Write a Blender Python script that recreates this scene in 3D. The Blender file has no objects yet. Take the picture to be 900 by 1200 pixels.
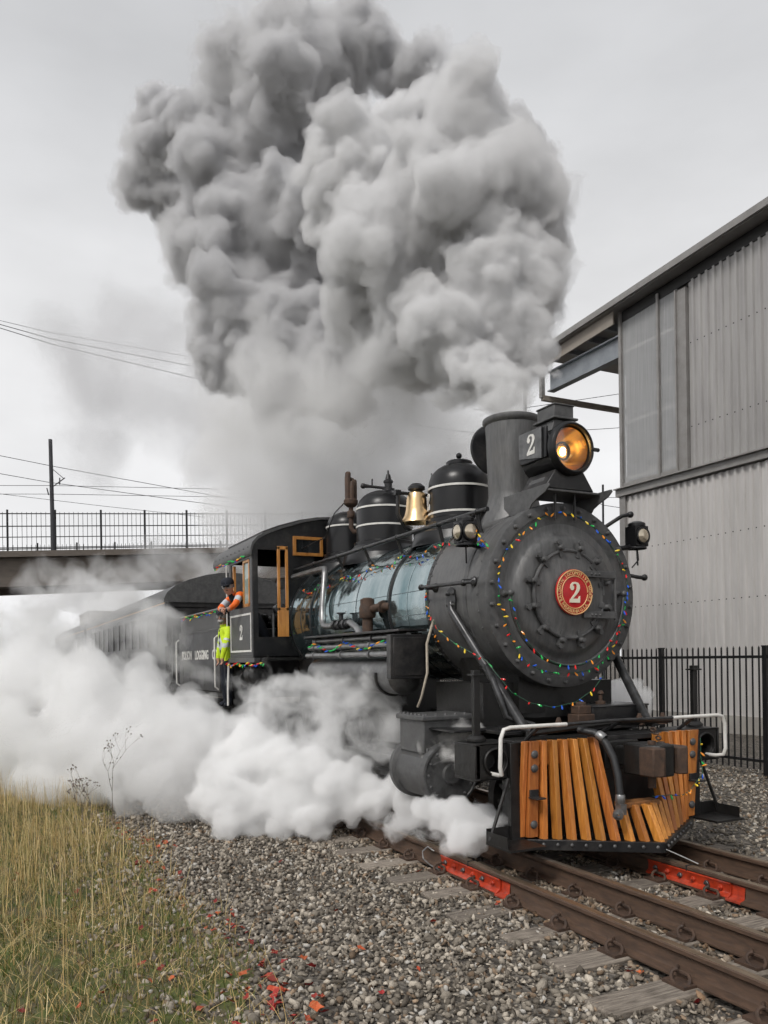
import bpy, bmesh, math, random
import numpy as np
from mathutils import Vector, Matrix

# ------------------------------------------------------------------ camera
sc = bpy.context.scene
random.seed(7)
RNG = np.random.default_rng(11)
FPX, VPX = 940.0, 465.0
A = math.atan(VPX / FPX)
CAM = Vector((6.295, -5.08, 1.75))
FW = Vector((-math.cos(A), math.sin(A), 0))
RT = Vector((math.sin(A), math.cos(A), 0))
UP = Vector((0, 0, 1))
ROLL = math.radians(0.8)
R2 = RT * math.cos(ROLL) - UP * math.sin(ROLL)
U2 = UP * math.cos(ROLL) + RT * math.sin(ROLL)
cam = bpy.data.objects.new('camera', bpy.data.cameras.new('camera'))
sc.collection.objects.link(cam)
cam.matrix_world = Matrix(((R2.x, U2.x, -FW.x, CAM.x), (R2.y, U2.y, -FW.y, CAM.y),
                           (R2.z, U2.z, -FW.z, CAM.z), (0, 0, 0, 1)))
cam.data.sensor_fit = 'HORIZONTAL'
cam.data.sensor_width = 36
cam.data.lens = 36 * FPX / 900
cam.data.shift_y = 172 / 900
cam.data.clip_end = 4000
sc.camera = cam

# ------------------------------------------------------------------ sky, sun, exposure
SUN_EL, SUN_AZ = math.radians(48), math.radians(-62)      # azimuth measured from +X towards +Y
w = bpy.data.worlds.new('World'); sc.world = w; w.use_nodes = True
nt = w.node_tree; N = nt.nodes; L = nt.links
bg = N['Background']; bg.inputs['Strength'].default_value = 0.1
sky = N.new('ShaderNodeTexSky'); sky.sky_type = 'NISHITA'; sky.sun_disc = False
sky.sun_elevation = SUN_EL; sky.sun_rotation = math.pi / 2 - SUN_AZ
sky.air_density = 1.0; sky.dust_density = 4.0
hs = N.new('ShaderNodeHueSaturation'); hs.inputs['Saturation'].default_value = 0.12
L.new(sky.outputs[0], hs.inputs['Color'])
tc = N.new('ShaderNodeTexCoord'); sep = N.new('ShaderNodeSeparateXYZ'); L.new(tc.outputs['Generated'], sep.inputs[0])
ramp = N.new('ShaderNodeValToRGB')                                  # overcast layer: pale low down, heavier overhead
cr = ramp.color_ramp
cr.elements[0].position = 0.0; cr.elements[0].color = (0.63, 0.63, 0.637, 1)
cr.elements[1].position = 0.75; cr.elements[1].color = (0.40, 0.405, 0.418, 1)
e = cr.elements.new(0.33); e.color = (0.60, 0.60, 0.607, 1)
e = cr.elements.new(0.55); e.color = (0.46, 0.464, 0.475, 1)
L.new(sep.outputs[2], ramp.inputs[0])
mp = N.new('ShaderNodeMapping'); mp.inputs['Scale'].default_value = (1, 1, 2.6)
L.new(tc.outputs['Generated'], mp.inputs[0])
nz = N.new('ShaderNodeTexNoise'); nz.inputs['Scale'].default_value = 2.1; nz.inputs['Detail'].default_value = 6
nz.inputs['Roughness'].default_value = 0.5
L.new(mp.outputs[0], nz.inputs['Vector'])
mr = N.new('ShaderNodeMapRange'); mr.inputs[1].default_value = 0.3; mr.inputs[2].default_value = 0.7
mr.inputs[3].default_value = 9.6; mr.inputs[4].default_value = 12.9
L.new(nz.outputs[0], mr.inputs[0])
vm = N.new('ShaderNodeVectorMath'); vm.operation = 'SCALE'
L.new(ramp.outputs[0], vm.inputs[0]); L.new(mr.outputs[0], vm.inputs['Scale'])
mx = N.new('ShaderNodeMix'); mx.data_type = 'RGBA'; mx.inputs[0].default_value = 0.88
L.new(hs.outputs[0], mx.inputs[6]); L.new(vm.outputs[0], mx.inputs[7])
L.new(mx.outputs[2], bg.inputs['Color'])

sun = bpy.data.objects.new('sun', bpy.data.lights.new('sun', 'SUN'))
sc.collection.objects.link(sun)
sun.data.energy = 1.5; sun.data.angle = math.radians(14); sun.data.color = (1, 0.965, 0.92)
SD = Vector((math.cos(SUN_EL) * math.cos(SUN_AZ), math.cos(SUN_EL) * math.sin(SUN_AZ), math.sin(SUN_EL)))
sun.rotation_euler = SD.to_track_quat('Z', 'Y').to_euler()
sun.location = (0, 0, 30)

sc.view_settings.view_transform = 'Standard'; sc.view_settings.look = 'None'
sc.view_settings.exposure = 0.45; sc.view_settings.gamma = 1.0; sc.view_settings.use_curve_mapping = False
sc.cycles.max_bounces = 16; sc.cycles.volume_bounces = 11; sc.cycles.transparent_max_bounces = 48
sc.cycles.use_denoising = True
sc.cycles.use_adaptive_sampling = True; sc.cycles.adaptive_threshold = 0.035; sc.cycles.adaptive_min_samples = 20

# ------------------------------------------------------------------ helpers
COL = sc.collection
MATS = {}

def at(px, py, D):
    """point seen at photograph pixel (px, py) at depth D metres: the surveying tool for far and soft things"""
    return CAM + D * (FW + R2 * ((px - 450) / FPX) - U2 * ((py - 772) / FPX))

def mat(name, c1, c2=None, rough=0.6, metal=0.0, scale=6.0, bump=0.0, stretch=(1, 1, 1), rand=0.0,
        coat=0.0, rvar=0.15, emit=0.0, c3=None, spec=0.5, wear=0.0):
    if name in MATS: return MATS[name]
    m = bpy.data.materials.new(name); m.use_nodes = True; MATS[name] = m
    nt = m.node_tree; p = nt.nodes['Principled BSDF']; n = nt.nodes.new; l = nt.links.new
    c2 = c2 or tuple(x * 0.7 for x in c1)
    tc = n('ShaderNodeTexCoord'); mp = n('ShaderNodeMapping'); mp.inputs['Scale'].default_value = stretch
    oi = n('ShaderNodeObjectInfo')
    va = n('ShaderNodeVectorMath'); va.operation = 'ADD'
    ml = n('ShaderNodeMath'); ml.operation = 'MULTIPLY'; ml.inputs[1].default_value = 37.0
    l(oi.outputs['Random'], ml.inputs[0]); l(tc.outputs['Object'], va.inputs[0]); l(ml.outputs[0], va.inputs[1])
    l(va.outputs[0], mp.inputs[0])
    nz = n('ShaderNodeTexNoise'); nz.inputs['Scale'].default_value = scale; nz.inputs['Detail'].default_value = 8
    nz.inputs['Roughness'].default_value = 0.65
    l(mp.outputs[0], nz.inputs['Vector'])
    r = n('ShaderNodeValToRGB'); r.color_ramp.elements[0].position = 0.32; r.color_ramp.elements[1].position = 0.68
    r.color_ramp.elements[0].color = (*c2, 1); r.color_ramp.elements[1].color = (*c1, 1)
    if c3:
        e = r.color_ramp.elements.new(0.8); e.color = (*c3, 1)
    l(nz.outputs[0], r.inputs[0])
    col = r.outputs[0]
    if rand:
        hv = n('ShaderNodeHueSaturation'); mm = n('ShaderNodeMapRange')
        mm.inputs[3].default_value = 1 - rand; mm.inputs[4].default_value = 1 + rand
        l(oi.outputs['Random'], mm.inputs[0]); l(mm.outputs[0], hv.inputs['Value']); l(col, hv.inputs['Color'])
        if rand >= .3:
            mh = n('ShaderNodeMath'); mh.operation = 'MULTIPLY'; mh.inputs[1].default_value = 7.31; fr_ = n('ShaderNodeMath'); fr_.operation = 'FRACT'; mk = n('ShaderNodeMapRange'); mk.inputs[3].default_value = .491; mk.inputs[4].default_value = .507
            l(oi.outputs['Random'], mh.inputs[0]); l(mh.outputs[0], fr_.inputs[0]); l(fr_.outputs[0], mk.inputs[0]); l(mk.outputs[0], hv.inputs['Hue'])
        col = hv.outputs[0]
    if wear:
        n2 = n('ShaderNodeTexNoise'); n2.inputs['Scale'].default_value = 2.3; n2.inputs['Detail'].default_value = 10
        n2.inputs['Roughness'].default_value = 0.72
        l(tc.outputs['Object'], n2.inputs['Vector'])
        r2 = n('ShaderNodeValToRGB'); r2.color_ramp.elements[0].position = 0.5; r2.color_ramp.elements[1].position = 0.72
        r2.color_ramp.elements[0].color = (0, 0, 0, 1); r2.color_ramp.elements[1].color = (wear, wear, wear, 1)
        l(n2.outputs[0], r2.inputs[0])
        mixw = n('ShaderNodeMix'); mixw.data_type = 'RGBA'
        mixw.inputs[7].default_value = (0.16, 0.145, 0.13, 1)
        l(r2.outputs[0], mixw.inputs[0]); l(col, mixw.inputs[6]); col = mixw.outputs[2]
    l(col, p.inputs['Base Color'])
    p.inputs['Metallic'].default_value = metal
    p.inputs['Specular IOR Level'].default_value = spec
    rr = n('ShaderNodeMapRange'); rr.inputs[3].default_value = max(0.02, rough - rvar); rr.inputs[4].default_value = min(1, rough + rvar)
    l(nz.outputs[0], rr.inputs[0]); l(rr.outputs[0], p.inputs['Roughness'])
    if coat:
        p.inputs['Coat Weight'].default_value = coat; p.inputs['Coat Roughness'].default_value = 0.18
    if bump:
        b = n('ShaderNodeBump'); b.inputs['Strength'].default_value = bump; b.inputs['Distance'].default_value = 0.01
        l(nz.outputs[0], b.inputs['Height']); l(b.outputs[0], p.inputs['Normal'])
    if emit:
        l(col, p.inputs['Emission Color']); p.inputs['Emission Strength'].default_value = emit
    return m

class MB:
    """collects shapes, then links them as one mesh object"""
    def __init__(s): s.v = []; s.f = []
    def add(s, vs, fs):
        o = len(s.v); s.v += [tuple(x) for x in vs]; s.f += [[i + o for i in f] for f in fs]; return s
    def box(s, c, d, rot=None):
        x, y, z = d[0] / 2, d[1] / 2, d[2] / 2
        vs = [Vector((a * x, b * y, g * z)) for a in (-1, 1) for b in (-1, 1) for g in (-1, 1)]
        if rot is not None: vs = [rot @ q for q in vs]
        c = Vector(c)
        return s.add([q + c for q in vs], [(0, 1, 3, 2), (4, 6, 7, 5), (0, 4, 5, 1), (2, 3, 7, 6), (0, 2, 6, 4), (1, 5, 7, 3)])
    def tube(s, pts, r, seg=10, closed=False):
        pts = [Vector(p) for p in pts]; n = len(pts)
        rs = r if isinstance(r, (list, tuple)) else [r] * n
        ring = []; up = None
        for i, p in enumerate(pts):
            a = pts[(i - 1) % n] if (closed or i) else p; b = pts[(i + 1) % n] if (closed or i < n - 1) else p
            t = (b - a).normalized()
            if up is None:
                up = Vector((0, 0, 1)) if abs(t.z) < 0.9 else Vector((1, 0, 0))
            u = t.cross(up).normalized(); vv = u.cross(t).normalized(); up = vv
            ring.append([p + (u * math.cos(2 * math.pi * k / seg) + vv * math.sin(2 * math.pi * k / seg)) * rs[i] for k in range(seg)])
        vs = [q for rg in ring for q in rg]; fs = []
        m = n if closed else n - 1
        for i in range(m):
            j = (i + 1) % n
            for k in range(seg):
                k2 = (k + 1) % seg
                fs.append((i * seg + k, i * seg + k2, j * seg + k2, j * seg + k))
        if not closed:
            fs.append(tuple(range(seg))[::-1]); fs.append(tuple(range((n - 1) * seg, n * seg)))
        return s.add(vs, fs)
    def lathe(s, prof, o=(0, 0, 0), axis=(0, 0, 1), seg=32, sx=1.0):
        o = Vector(o); ax = Vector(axis).normalized()
        ref = Vector((0, 0, 1)) if abs(ax.z) < 0.9 else Vector((1, 0, 0))
        u = ax.cross(ref).normalized(); vv = ax.cross(u)
        vs = []; fs = []; idx = []
        for r, h in prof:
            if r < 1e-5: idx.append([len(vs)]); vs.append(o + ax * h)
            else:
                idx.append(list(range(len(vs), len(vs) + seg)))
                vs += [o + ax * h + (u * math.cos(2 * math.pi * k / seg) * sx + vv * math.sin(2 * math.pi * k / seg)) * r for k in range(seg)]
        for a, b in zip(idx, idx[1:]):
            for k in range(seg):
                k2 = (k + 1) % seg
                if len(a) == 1 and len(b) == 1: continue
                if len(a) == 1: fs.append((a[0], b[k2], b[k]))
                elif len(b) == 1: fs.append((a[k], a[k2], b[0]))
                else: fs.append((a[k], a[k2], b[k2], b[k]))
        return s.add(vs, fs)
    def ext(s, poly, o, u, v, t):
        """2-D outline in the plane (u, v) at o, thickness vector t"""
        o, u, v, t = Vector(o), Vector(u), Vector(v), Vector(t)
        p = [o + u * a + v * b for a, b in poly]; n = len(p)
        fs = [tuple(range(n))[::-1], tuple(range(n, 2 * n))] + [(i, (i + 1) % n, n + (i + 1) % n, n + i) for i in range(n)]
        return s.add(p + [q + t for q in p], fs)
    def sphere(s, c, r, seg=12, sq=(1, 1, 1)):
        n = max(5, seg // 2)
        pr = [(math.sin(math.pi * i / n), -math.cos(math.pi * i / n)) for i in range(n + 1)]
        pr[0] = (0, -1); pr[-1] = (0, 1)
        t = MB().lathe(pr, seg=seg)
        return s.add([Vector((q[0] * sq[0], q[1] * sq[1], q[2] * sq[2])) * r + Vector(c) for q in t.v], t.f)
    def mesh(s, name, m, smooth=38):
        V = np.array(s.v, dtype=float)
        c = (V.min(0) + V.max(0)) / 2
        me = bpy.data.meshes.new(name)
        me.from_pydata((V - c).tolist(), [], s.f)
        bm = bmesh.new(); bm.from_mesh(me); bmesh.ops.recalc_face_normals(bm, faces=bm.faces); bm.to_mesh(me); bm.free()
        if smooth:
            me.polygons.foreach_set('use_smooth', [True] * len(me.polygons))
            me.set_sharp_from_angle(angle=math.radians(smooth))
        if m: me.materials.append(m)
        return me, Vector(c)
    def obj(s, name, m, parent=None, bev=0.0, smooth=38):
        me, c = s.mesh(name, m, smooth)
        o = bpy.data.objects.new(name, me); COL.objects.link(o); o.location = c
        if bev:
            b = o.modifiers.new('bevel', 'BEVEL'); b.width = bev; b.segments = 2; b.limit_method = 'ANGLE'; b.angle_limit = math.radians(50)
        if parent: par(o, parent)
        return o

def wpos(o):
    p = o.location.copy()
    return p
WORLD = {}
def par(o, parent):
    """parent keeping the world place (all parents are unrotated)"""
    WORLD[o.name] = o.location.copy()
    base = WORLD.get(parent.name, parent.location)
    o.location = o.location - base
    o.parent = parent
    return o
def inst(me, name, loc, parent=None, rot=None, scale=None):
    o = bpy.data.objects.new(name, me); COL.objects.link(o); o.location = loc
    if rot is not None: o.rotation_euler = rot
    if scale is not None: o.scale = scale
    if parent: par(o, parent)
    return o
def tag(o, label, cat, group=None):
    o['label'] = label; o['category'] = cat
    if group: o['group'] = group
    return o
def thing(name, label, cat, loc=(0, 0, 0), group=None):
    o = bpy.data.objects.new(name, None); COL.objects.link(o); o.location = loc; o.empty_display_size = 0.3
    WORLD[o.name] = Vector(loc)
    return tag(o, label, cat, group)
def struct(o): o['kind'] = 'structure'; return o
def stuff(o, label, cat): o['kind'] = 'stuff'; return tag(o, label, cat)

def text_mb(body, size, frame, depth=0.006, sx=1.0, align='CENTER', bold=0.0, spacing=1.0):
    """letters as thin solids; frame = (origin, u, v, n)"""
    cu = bpy.data.curves.new('lettering', 'FONT'); cu.body = body; cu.size = size; cu.align_x = align; cu.align_y = 'CENTER'
    cu.extrude = depth / 2; cu.offset = bold; cu.space_character = spacing
    o = bpy.data.objects.new('lettering', cu); COL.objects.link(o)
    dg = bpy.context.evaluated_depsgraph_get(); dg.update()
    me = bpy.data.meshes.new_from_object(o.evaluated_get(dg))
    bpy.data.objects.remove(o)
    O, u, v, n = [Vector(q) for q in frame]
    mb = MB(); mb.add([O + u * p.co.x * sx + v * p.co.y + n * (p.co.z + depth / 2) for p in me.vertices], [list(f.vertices) for f in me.polygons])
    return mb

TWO = [(-.30, .20), (-.27, .36), (-.15, .48), (.02, .5), (.19, .46), (.29, .34), (.30, .2), (.24, .05), (.1, -.1), (-.06, -.25), (-.12, -.31),
       (.14, -.31), (.21, -.28), (.24, -.18), (.31, -.18), (.29, -.5), (-.33, -.5), (-.32, -.38), (-.16, -.2), (0, -.02), (.1, .14),
       (.12, .27), (.08, .38), (-.01, .41), (-.10, .39), (-.13, .33), (-.06, .28), (-.06, .17), (-.13, .09), (-.23, .1)]
def two(h, O, u, v, n, d=0.006):
    return MB().ext([(a * h, b * h) for a, b in TWO], O, u, v, Vector(n) * d)

# ------------------------------------------------------------------ materials
M = {}
M['black'] = mat('black_paint', (0.015, 0.015, 0.016), (0.006, 0.006, 0.007), rough=0.38, scale=5, bump=0.15, wear=0.28)
M['gloss'] = mat('gloss_black_enamel', (0.010, 0.010, 0.011), (0.005, 0.005, 0.006), rough=0.33, scale=4, bump=0.06, rvar=0.1, spec=0.4)
M['grime'] = mat('greasy_black_iron', (0.013, 0.012, 0.011), (0.005, 0.005, 0.005), rough=0.45, scale=14, bump=0.6, c3=(0.05, 0.040, 0.032))
M['graphite'] = mat('graphite_smokebox', (0.15, 0.15, 0.149), (0.09, 0.09, 0.091), rough=0.46, metal=0.35, scale=6, bump=0.2, stretch=(4, 4, 0.7), wear=0.35)
M['graphite2'] = mat('graphite_cast', (0.12, 0.12, 0.12), (0.065, 0.065, 0.066), rough=0.52, metal=0.3, scale=11, bump=0.3)
M['jacket'] = mat('blue_grey_boiler_jacket', (0.44, 0.51, 0.52), (0.13, 0.22, 0.24), rough=0.10, metal=0.95, scale=1.3, bump=0.04, stretch=(1.2, 1, .5), rvar=0.06)
_nt = M['jacket'].node_tree; _b0 = [q for q in _nt.nodes if q.type == 'BUMP'][0]; _b1 = _nt.nodes.new('ShaderNodeBump'); _b1.inputs['Strength'].default_value = 0.5; _b1.inputs['Distance'].default_value = 0.05
_nz = _nt.nodes.new('ShaderNodeTexNoise'); _nz.inputs['Scale'].default_value = 2.2; _nz.inputs['Detail'].default_value = 2
_tc = [q for q in _nt.nodes if q.type == 'TEX_COORD'][0]
_nt.links.new(_tc.outputs['Object'], _nz.inputs['Vector']); _nt.links.new(_nz.outputs[0], _b1.inputs['Height']); _nt.links.new(_b1.outputs[0], _b0.inputs['Normal'])
M['band'] = mat('jacket_band', (0.10, 0.13, 0.14), (0.05, 0.07, 0.08), rough=0.25, metal=0.8, scale=5)
M['steel'] = mat('worn_steel', (0.20, 0.20, 0.20), (0.09, 0.09, 0.09), rough=0.38, metal=0.8, scale=9, bump=0.1)
M['pipe'] = mat('dark_pipe', (0.085, 0.085, 0.088), (0.03, 0.03, 0.03), rough=0.35, metal=0.6, scale=9, bump=0.1)
M['silver'] = mat('silver_pipe', (0.34, 0.34, 0.34), (0.14, 0.14, 0.14), rough=0.35, metal=0.7, scale=7, bump=0.1)
M['white'] = mat('white_paint', (0.78, 0.77, 0.74), (0.60, 0.58, 0.54), rough=0.45, scale=12, bump=0.08)
M['wood'] = mat('varnished_orange_wood', (0.62, 0.25, 0.052), (0.38, 0.125, 0.025), rough=0.38, scale=6, bump=0.25, stretch=(7, 7, 0.7), rand=0.3, coat=0.25)
M['woodend'] = mat('worn_bumper_wood', (0.40, 0.17, 0.05), (0.13, 0.06, 0.025), rough=0.6, scale=9, bump=0.4, stretch=(1, 5, 5), rand=0.2)
M['cabwood'] = mat('varnished_cab_wood', (0.55, 0.25, 0.06), (0.36, 0.14, 0.03), rough=0.35, scale=5, stretch=(5, 5, 0.6), coat=0.4, rand=0.1)
M['rust'] = mat('rusty_iron', (0.085, 0.048, 0.030), (0.035, 0.022, 0.016), rough=0.75, scale=18, bump=0.5, c3=(0.15, 0.075, 0.04))
M['rail'] = mat('rusty_rail_steel', (0.10, 0.058, 0.036), (0.050, 0.030, 0.020), rough=0.7, scale=10, bump=0.35, stretch=(1, 4, 4), c3=(0.14, 0.09, 0.055))
M['railhead'] = mat('polished_rail_head', (0.40, 0.31, 0.22), (0.20, 0.14, 0.09), rough=0.38, metal=0.8, scale=9, bump=0.1, stretch=(0.5, 6, 6))
M['orange'] = mat('orange_red_joint_paint', (0.55, 0.050, 0.012), (0.25, 0.022, 0.008), rough=0.45, scale=16, bump=0.3, c3=(0.58, 0.09, 0.03), wear=0.55)
M['sleeper'] = mat('weathered_sleeper_wood', (0.33, 0.285, 0.235), (0.075, 0.060, 0.048), rough=0.85, scale=7, bump=0.8, stretch=(9, 0.8, 4), rand=0.25)
M['bronze'] = mat('bell_bronze', (0.86, 0.64, 0.38), (0.66, 0.44, 0.22), rough=0.3, metal=1.0, scale=4, rvar=0.08)
M['glass'] = mat('dark_glass', (0.02, 0.022, 0.024), (0.012, 0.013, 0.014), rough=0.06, scale=3, rvar=0.03, spec=0.8)
M['red'] = mat('number_plate_red', (0.55, 0.012, 0.016), (0.42, 0.008, 0.012), rough=0.3, scale=8, rvar=0.08)
M['gold'] = mat('raised_gilt', (0.80, 0.52, 0.24), (0.60, 0.34, 0.14), rough=0.35, scale=20)
M['cream'] = mat('cream_number', (0.85, 0.80, 0.66), (0.75, 0.68, 0.52), rough=0.4, scale=12)
M['rubber'] = mat('black_rubber', (0.020, 0.021, 0.023), (0.012, 0.012, 0.013), rough=0.5, scale=30, bump=0.2)
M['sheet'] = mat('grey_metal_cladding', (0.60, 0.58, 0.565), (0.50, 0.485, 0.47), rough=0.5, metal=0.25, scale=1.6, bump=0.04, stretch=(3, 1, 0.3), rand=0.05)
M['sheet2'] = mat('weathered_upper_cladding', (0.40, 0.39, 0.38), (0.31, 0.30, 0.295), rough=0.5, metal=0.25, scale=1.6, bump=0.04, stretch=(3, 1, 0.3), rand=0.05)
M['trim'] = mat('grey_trim_metal', (0.30, 0.29, 0.28), (0.22, 0.21, 0.20), rough=0.5, metal=0.3, scale=3)
M['beam'] = mat('blue_grey_steel_beam', (0.30, 0.325, 0.35), (0.20, 0.215, 0.235), rough=0.5, metal=0.3, scale=3, bump=0.05)
M['iron'] = mat('black_fence_iron', (0.012, 0.012, 0.013), (0.007, 0.007, 0.008), rough=0.4, scale=8)
M['concrete'] = mat('brown_grey_concrete', (0.165, 0.140, 0.118), (0.115, 0.098, 0.084), rough=0.85, scale=1.2, bump=0.15, stretch=(1, 1, 3))
M['concrete2'] = mat('pale_concrete', (0.36, 0.34, 0.31), (0.26, 0.245, 0.225), rough=0.85, scale=2, bump=0.1)
M['pole'] = mat('dark_pole', (0.035, 0.036, 0.042), (0.020, 0.020, 0.024), rough=0.5, scale=5)
M['wire'] = mat('overhead_wire', (0.02, 0.02, 0.022), rough=0.6)
M['lens'] = mat('clear_lamp_lens', (0.62, 0.55, 0.44), (0.45, 0.38, 0.28), rough=0.08, scale=9, metal=0.7, rvar=0.04)
M['greentube'] = mat('green_boiler_backhead', (0.02, 0.09, 0.06), (0.01, 0.05, 0.035), rough=0.25, scale=4)
M['skin'] = mat('skin', (0.46, 0.26, 0.18), (0.40, 0.20, 0.14), rough=0.55, scale=20)
M['hair'] = mat('grey_hair', (0.40, 0.38, 0.36), (0.2, 0.19, 0.18), rough=0.8, scale=60)
M['navy'] = mat('navy_cloth', (0.015, 0.018, 0.028), (0.008, 0.010, 0.016), rough=0.9, scale=30, bump=0.2)
M['hiorange'] = mat('fluorescent_orange_cloth', (0.90, 0.17, 0.015), (0.75, 0.12, 0.01), rough=0.7, scale=20, bump=0.15)
M['hiyellow'] = mat('fluorescent_yellow_cloth', (0.62, 0.80, 0.02), (0.48, 0.66, 0.01), rough=0.7, scale=20, bump=0.15)
M['reflect'] = mat('silver_reflective_tape', (0.60, 0.64, 0.68), (0.45, 0.48, 0.52), rough=0.35, scale=30)
M['leaf'] = mat('red_fallen_leaf', (0.33, 0.035, 0.018), (0.16, 0.016, 0.010), rough=0.6, scale=30, rand=0.4, bump=0.2)
M['leafo'] = mat('orange_fallen_leaf', (0.50, 0.11, 0.035), (0.32, 0.05, 0.016), rough=0.6, scale=30, rand=0.3, bump=0.2)
M['weed'] = mat('dry_weed_stem', (0.20, 0.155, 0.12), (0.12, 0.09, 0.07), rough=0.9, scale=20)
BULB = [mat('bulb_' + n, c, tuple(x * .8 for x in c), rough=0.2, scale=10, emit=0.12) for n, c in
        (('red', (0.7, 0.02, 0.02)), ('green', (0.03, 0.45, 0.10)), ('blue', (0.02, 0.10, 0.55)), ('yellow', (0.85, 0.60, 0.04)), ('amber', (0.80, 0.28, 0.03)))]
M['lightwire'] = mat('green_light_wire', (0.03, 0.10, 0.06), rough=0.5)

# ------------------------------------------------------------------ ground
def ground_mat():
    m = bpy.data.materials.new('gravelly_soil'); m.use_nodes = True; nt = m.node_tree; p = nt.nodes['Principled BSDF']
    n = nt.nodes.new; l = nt.links.new
    tc = n('ShaderNodeTexCoord'); v = n('ShaderNodeTexVoronoi'); v.inputs['Scale'].default_value = 26
    l(tc.outputs['Object'], v.inputs['Vector'])
    r = n('ShaderNodeValToRGB'); r.color_ramp.elements[0].color = (0.035, 0.029, 0.024, 1); r.color_ramp.elements[1].color = (0.20, 0.18, 0.155, 1)
    sp = n('ShaderNodeSeparateColor'); l(v.outputs['Color'], sp.inputs[0]); l(sp.outputs[0], r.inputs[0])
    nz = n('ShaderNodeTexNoise'); nz.inputs['Scale'].default_value = 0.7; nz.inputs['Detail'].default_value = 7; l(tc.outputs['Object'], nz.inputs['Vector'])
    mx = n('ShaderNodeMix'); mx.data_type = 'RGBA'; mx.blend_type = 'MULTIPLY'; mx.inputs[0].default_value = 0.7
    r3 = n('ShaderNodeValToRGB'); r3.color_ramp.elements[0].position = 0.35; r3.color_ramp.elements[1].position = 0.65
    r3.color_ramp.elements[0].color = (0.5, 0.47, 0.42, 1); l(nz.outputs[0], r3.inputs[0])
    l(r.outputs[0], mx.inputs[6]); l(r3.outputs[0], mx.inputs[7]); l(mx.outputs[2], p.inputs['Base Color'])
    b = n('ShaderNodeBump'); b.inputs['Strength'].default_value = 0.9; b.inputs['Distance'].default_value = 0.03
    l(v.outputs['Distance'], b.inputs['Height']); l(b.outputs[0], p.inputs['Normal'])
    p.inputs['Roughness'].default_value = 0.9
    return m

def grid_mesh(xs, ys, zf):
    V = [(x, y, zf(x, y)) for y in ys for x in xs]; nx = len(xs)
    Fc = [(j * nx + i, j * nx + i + 1, (j + 1) * nx + i + 1, (j + 1) * nx + i) for j in range(len(ys) - 1) for i in range(nx - 1)]
    mb = MB(); mb.v = V; mb.f = Fc; return mb

def gz(x, y):
    return -0.195 + 0.012 * math.sin(1.7 * x + 0.6 * y) + 0.010 * math.sin(2.9 * y - 1.1 * x)
def span(a, b, n): return [a + (b - a) * i / n for i in range(n + 1)]
xs = [-2000, -400, -100, -40] + span(-20, 12, 80) + [40, 100, 400, 2000]
ys = [-2000, -400, -100, -30] + span(-10, 14, 60) + [40, 100, 400, 2000]
struct(grid_mesh(xs, ys, lambda x, y: gz(x, y) if abs(x) < 30 and abs(y) < 30 else -0.2).obj('ground', ground_mat()))

def edge_y(x): return -3.66 + 0.10 * math.sin(2.1 * x) + 0.07 * math.sin(5.3 * x + 1)
def verge_z(x, y):
    d = max(0.0, edge_y(x) - y)
    return gz(x, y) + 0.006 + 0.16 * (1 - math.exp(-d * 0.9)) + 0.02 * math.sin(5 * x + 3 * y) * min(1, d * 3)
soil = mat('mossy_verge_soil', (0.085, 0.115, 0.022), (0.10, 0.078, 0.05), rough=0.95, scale=5, bump=1.0, c3=(0.24, 0.21, 0.13))
mb = MB(); vx = span(-14, 4, 120); vr = span(0, 1, 26)
mb.v = [(x, edge_y(x) + (-14 - edge_y(x)) * (t ** 2), verge_z(x, edge_y(x) + (-14 - edge_y(x)) * (t ** 2))) for t in vr for x in vx]
nx = len(vx); mb.f = [(j * nx + i, j * nx + i + 1, (j + 1) * nx + i + 1, (j + 1) * nx + i) for j in range(len(vr) - 1) for i in range(nx - 1)]
struct(mb.obj('verge', soil))

# ------------------------------------------------------------------ joined small geometry (stones, grass)
def soup(name, tv, tf, pos, scl, rot, col, material):
    """many deformed copies of a small template joined into one mesh with a colour per copy"""
    n = len(pos); k = len(tv)
    ax = RNG.normal(size=(n, 3)); ax /= np.linalg.norm(ax, axis=1)[:, None]
    K = np.zeros((n, 3, 3)); K[:, 0, 1] = -ax[:, 2]; K[:, 0, 2] = ax[:, 1]; K[:, 1, 0] = ax[:, 2]; K[:, 1, 2] = -ax[:, 0]; K[:, 2, 0] = -ax[:, 1]; K[:, 2, 1] = ax[:, 0]
    R = np.eye(3) + np.sin(rot)[:, None, None] * K + (1 - np.cos(rot))[:, None, None] * (K @ K)
    V = tv[None] * scl[:, None, :] * RNG.uniform(0.55, 1.35, size=(n, k, 1))
    V = np.einsum('nij,nkj->nki', R, V) + pos[:, None, :]
    Fc = (tf[None] + (np.arange(n) * k)[:, None, None]).reshape(-1, tf.shape[1])
    return raw_mesh(name, V.reshape(-1, 3), Fc, np.repeat(col, k, axis=0), material)
def raw_mesh(name, V, Fc, col, material, smooth=False):
    me = bpy.data.meshes.new(name); q = Fc.shape[1]
    me.vertices.add(len(V)); me.vertices.foreach_set('co', V.ravel())
    me.loops.add(Fc.size); me.loops.foreach_set('vertex_index', Fc.ravel().astype(np.int32))
    me.polygons.add(len(Fc)); me.polygons.foreach_set('loop_start', np.arange(0, Fc.size, q, dtype=np.int32))
    if smooth: me.polygons.foreach_set('use_smooth', [True] * len(Fc))
    me.update()
    if col is not None:
        a = me.color_attributes.new('tone', 'FLOAT_COLOR', 'POINT')
        a.data.foreach_set('color', np.concatenate([col, np.ones((len(col), 1))], axis=1).ravel())
    me.materials.append(material)
    o = bpy.data.objects.new(name, me); COL.objects.link(o); return o
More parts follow.
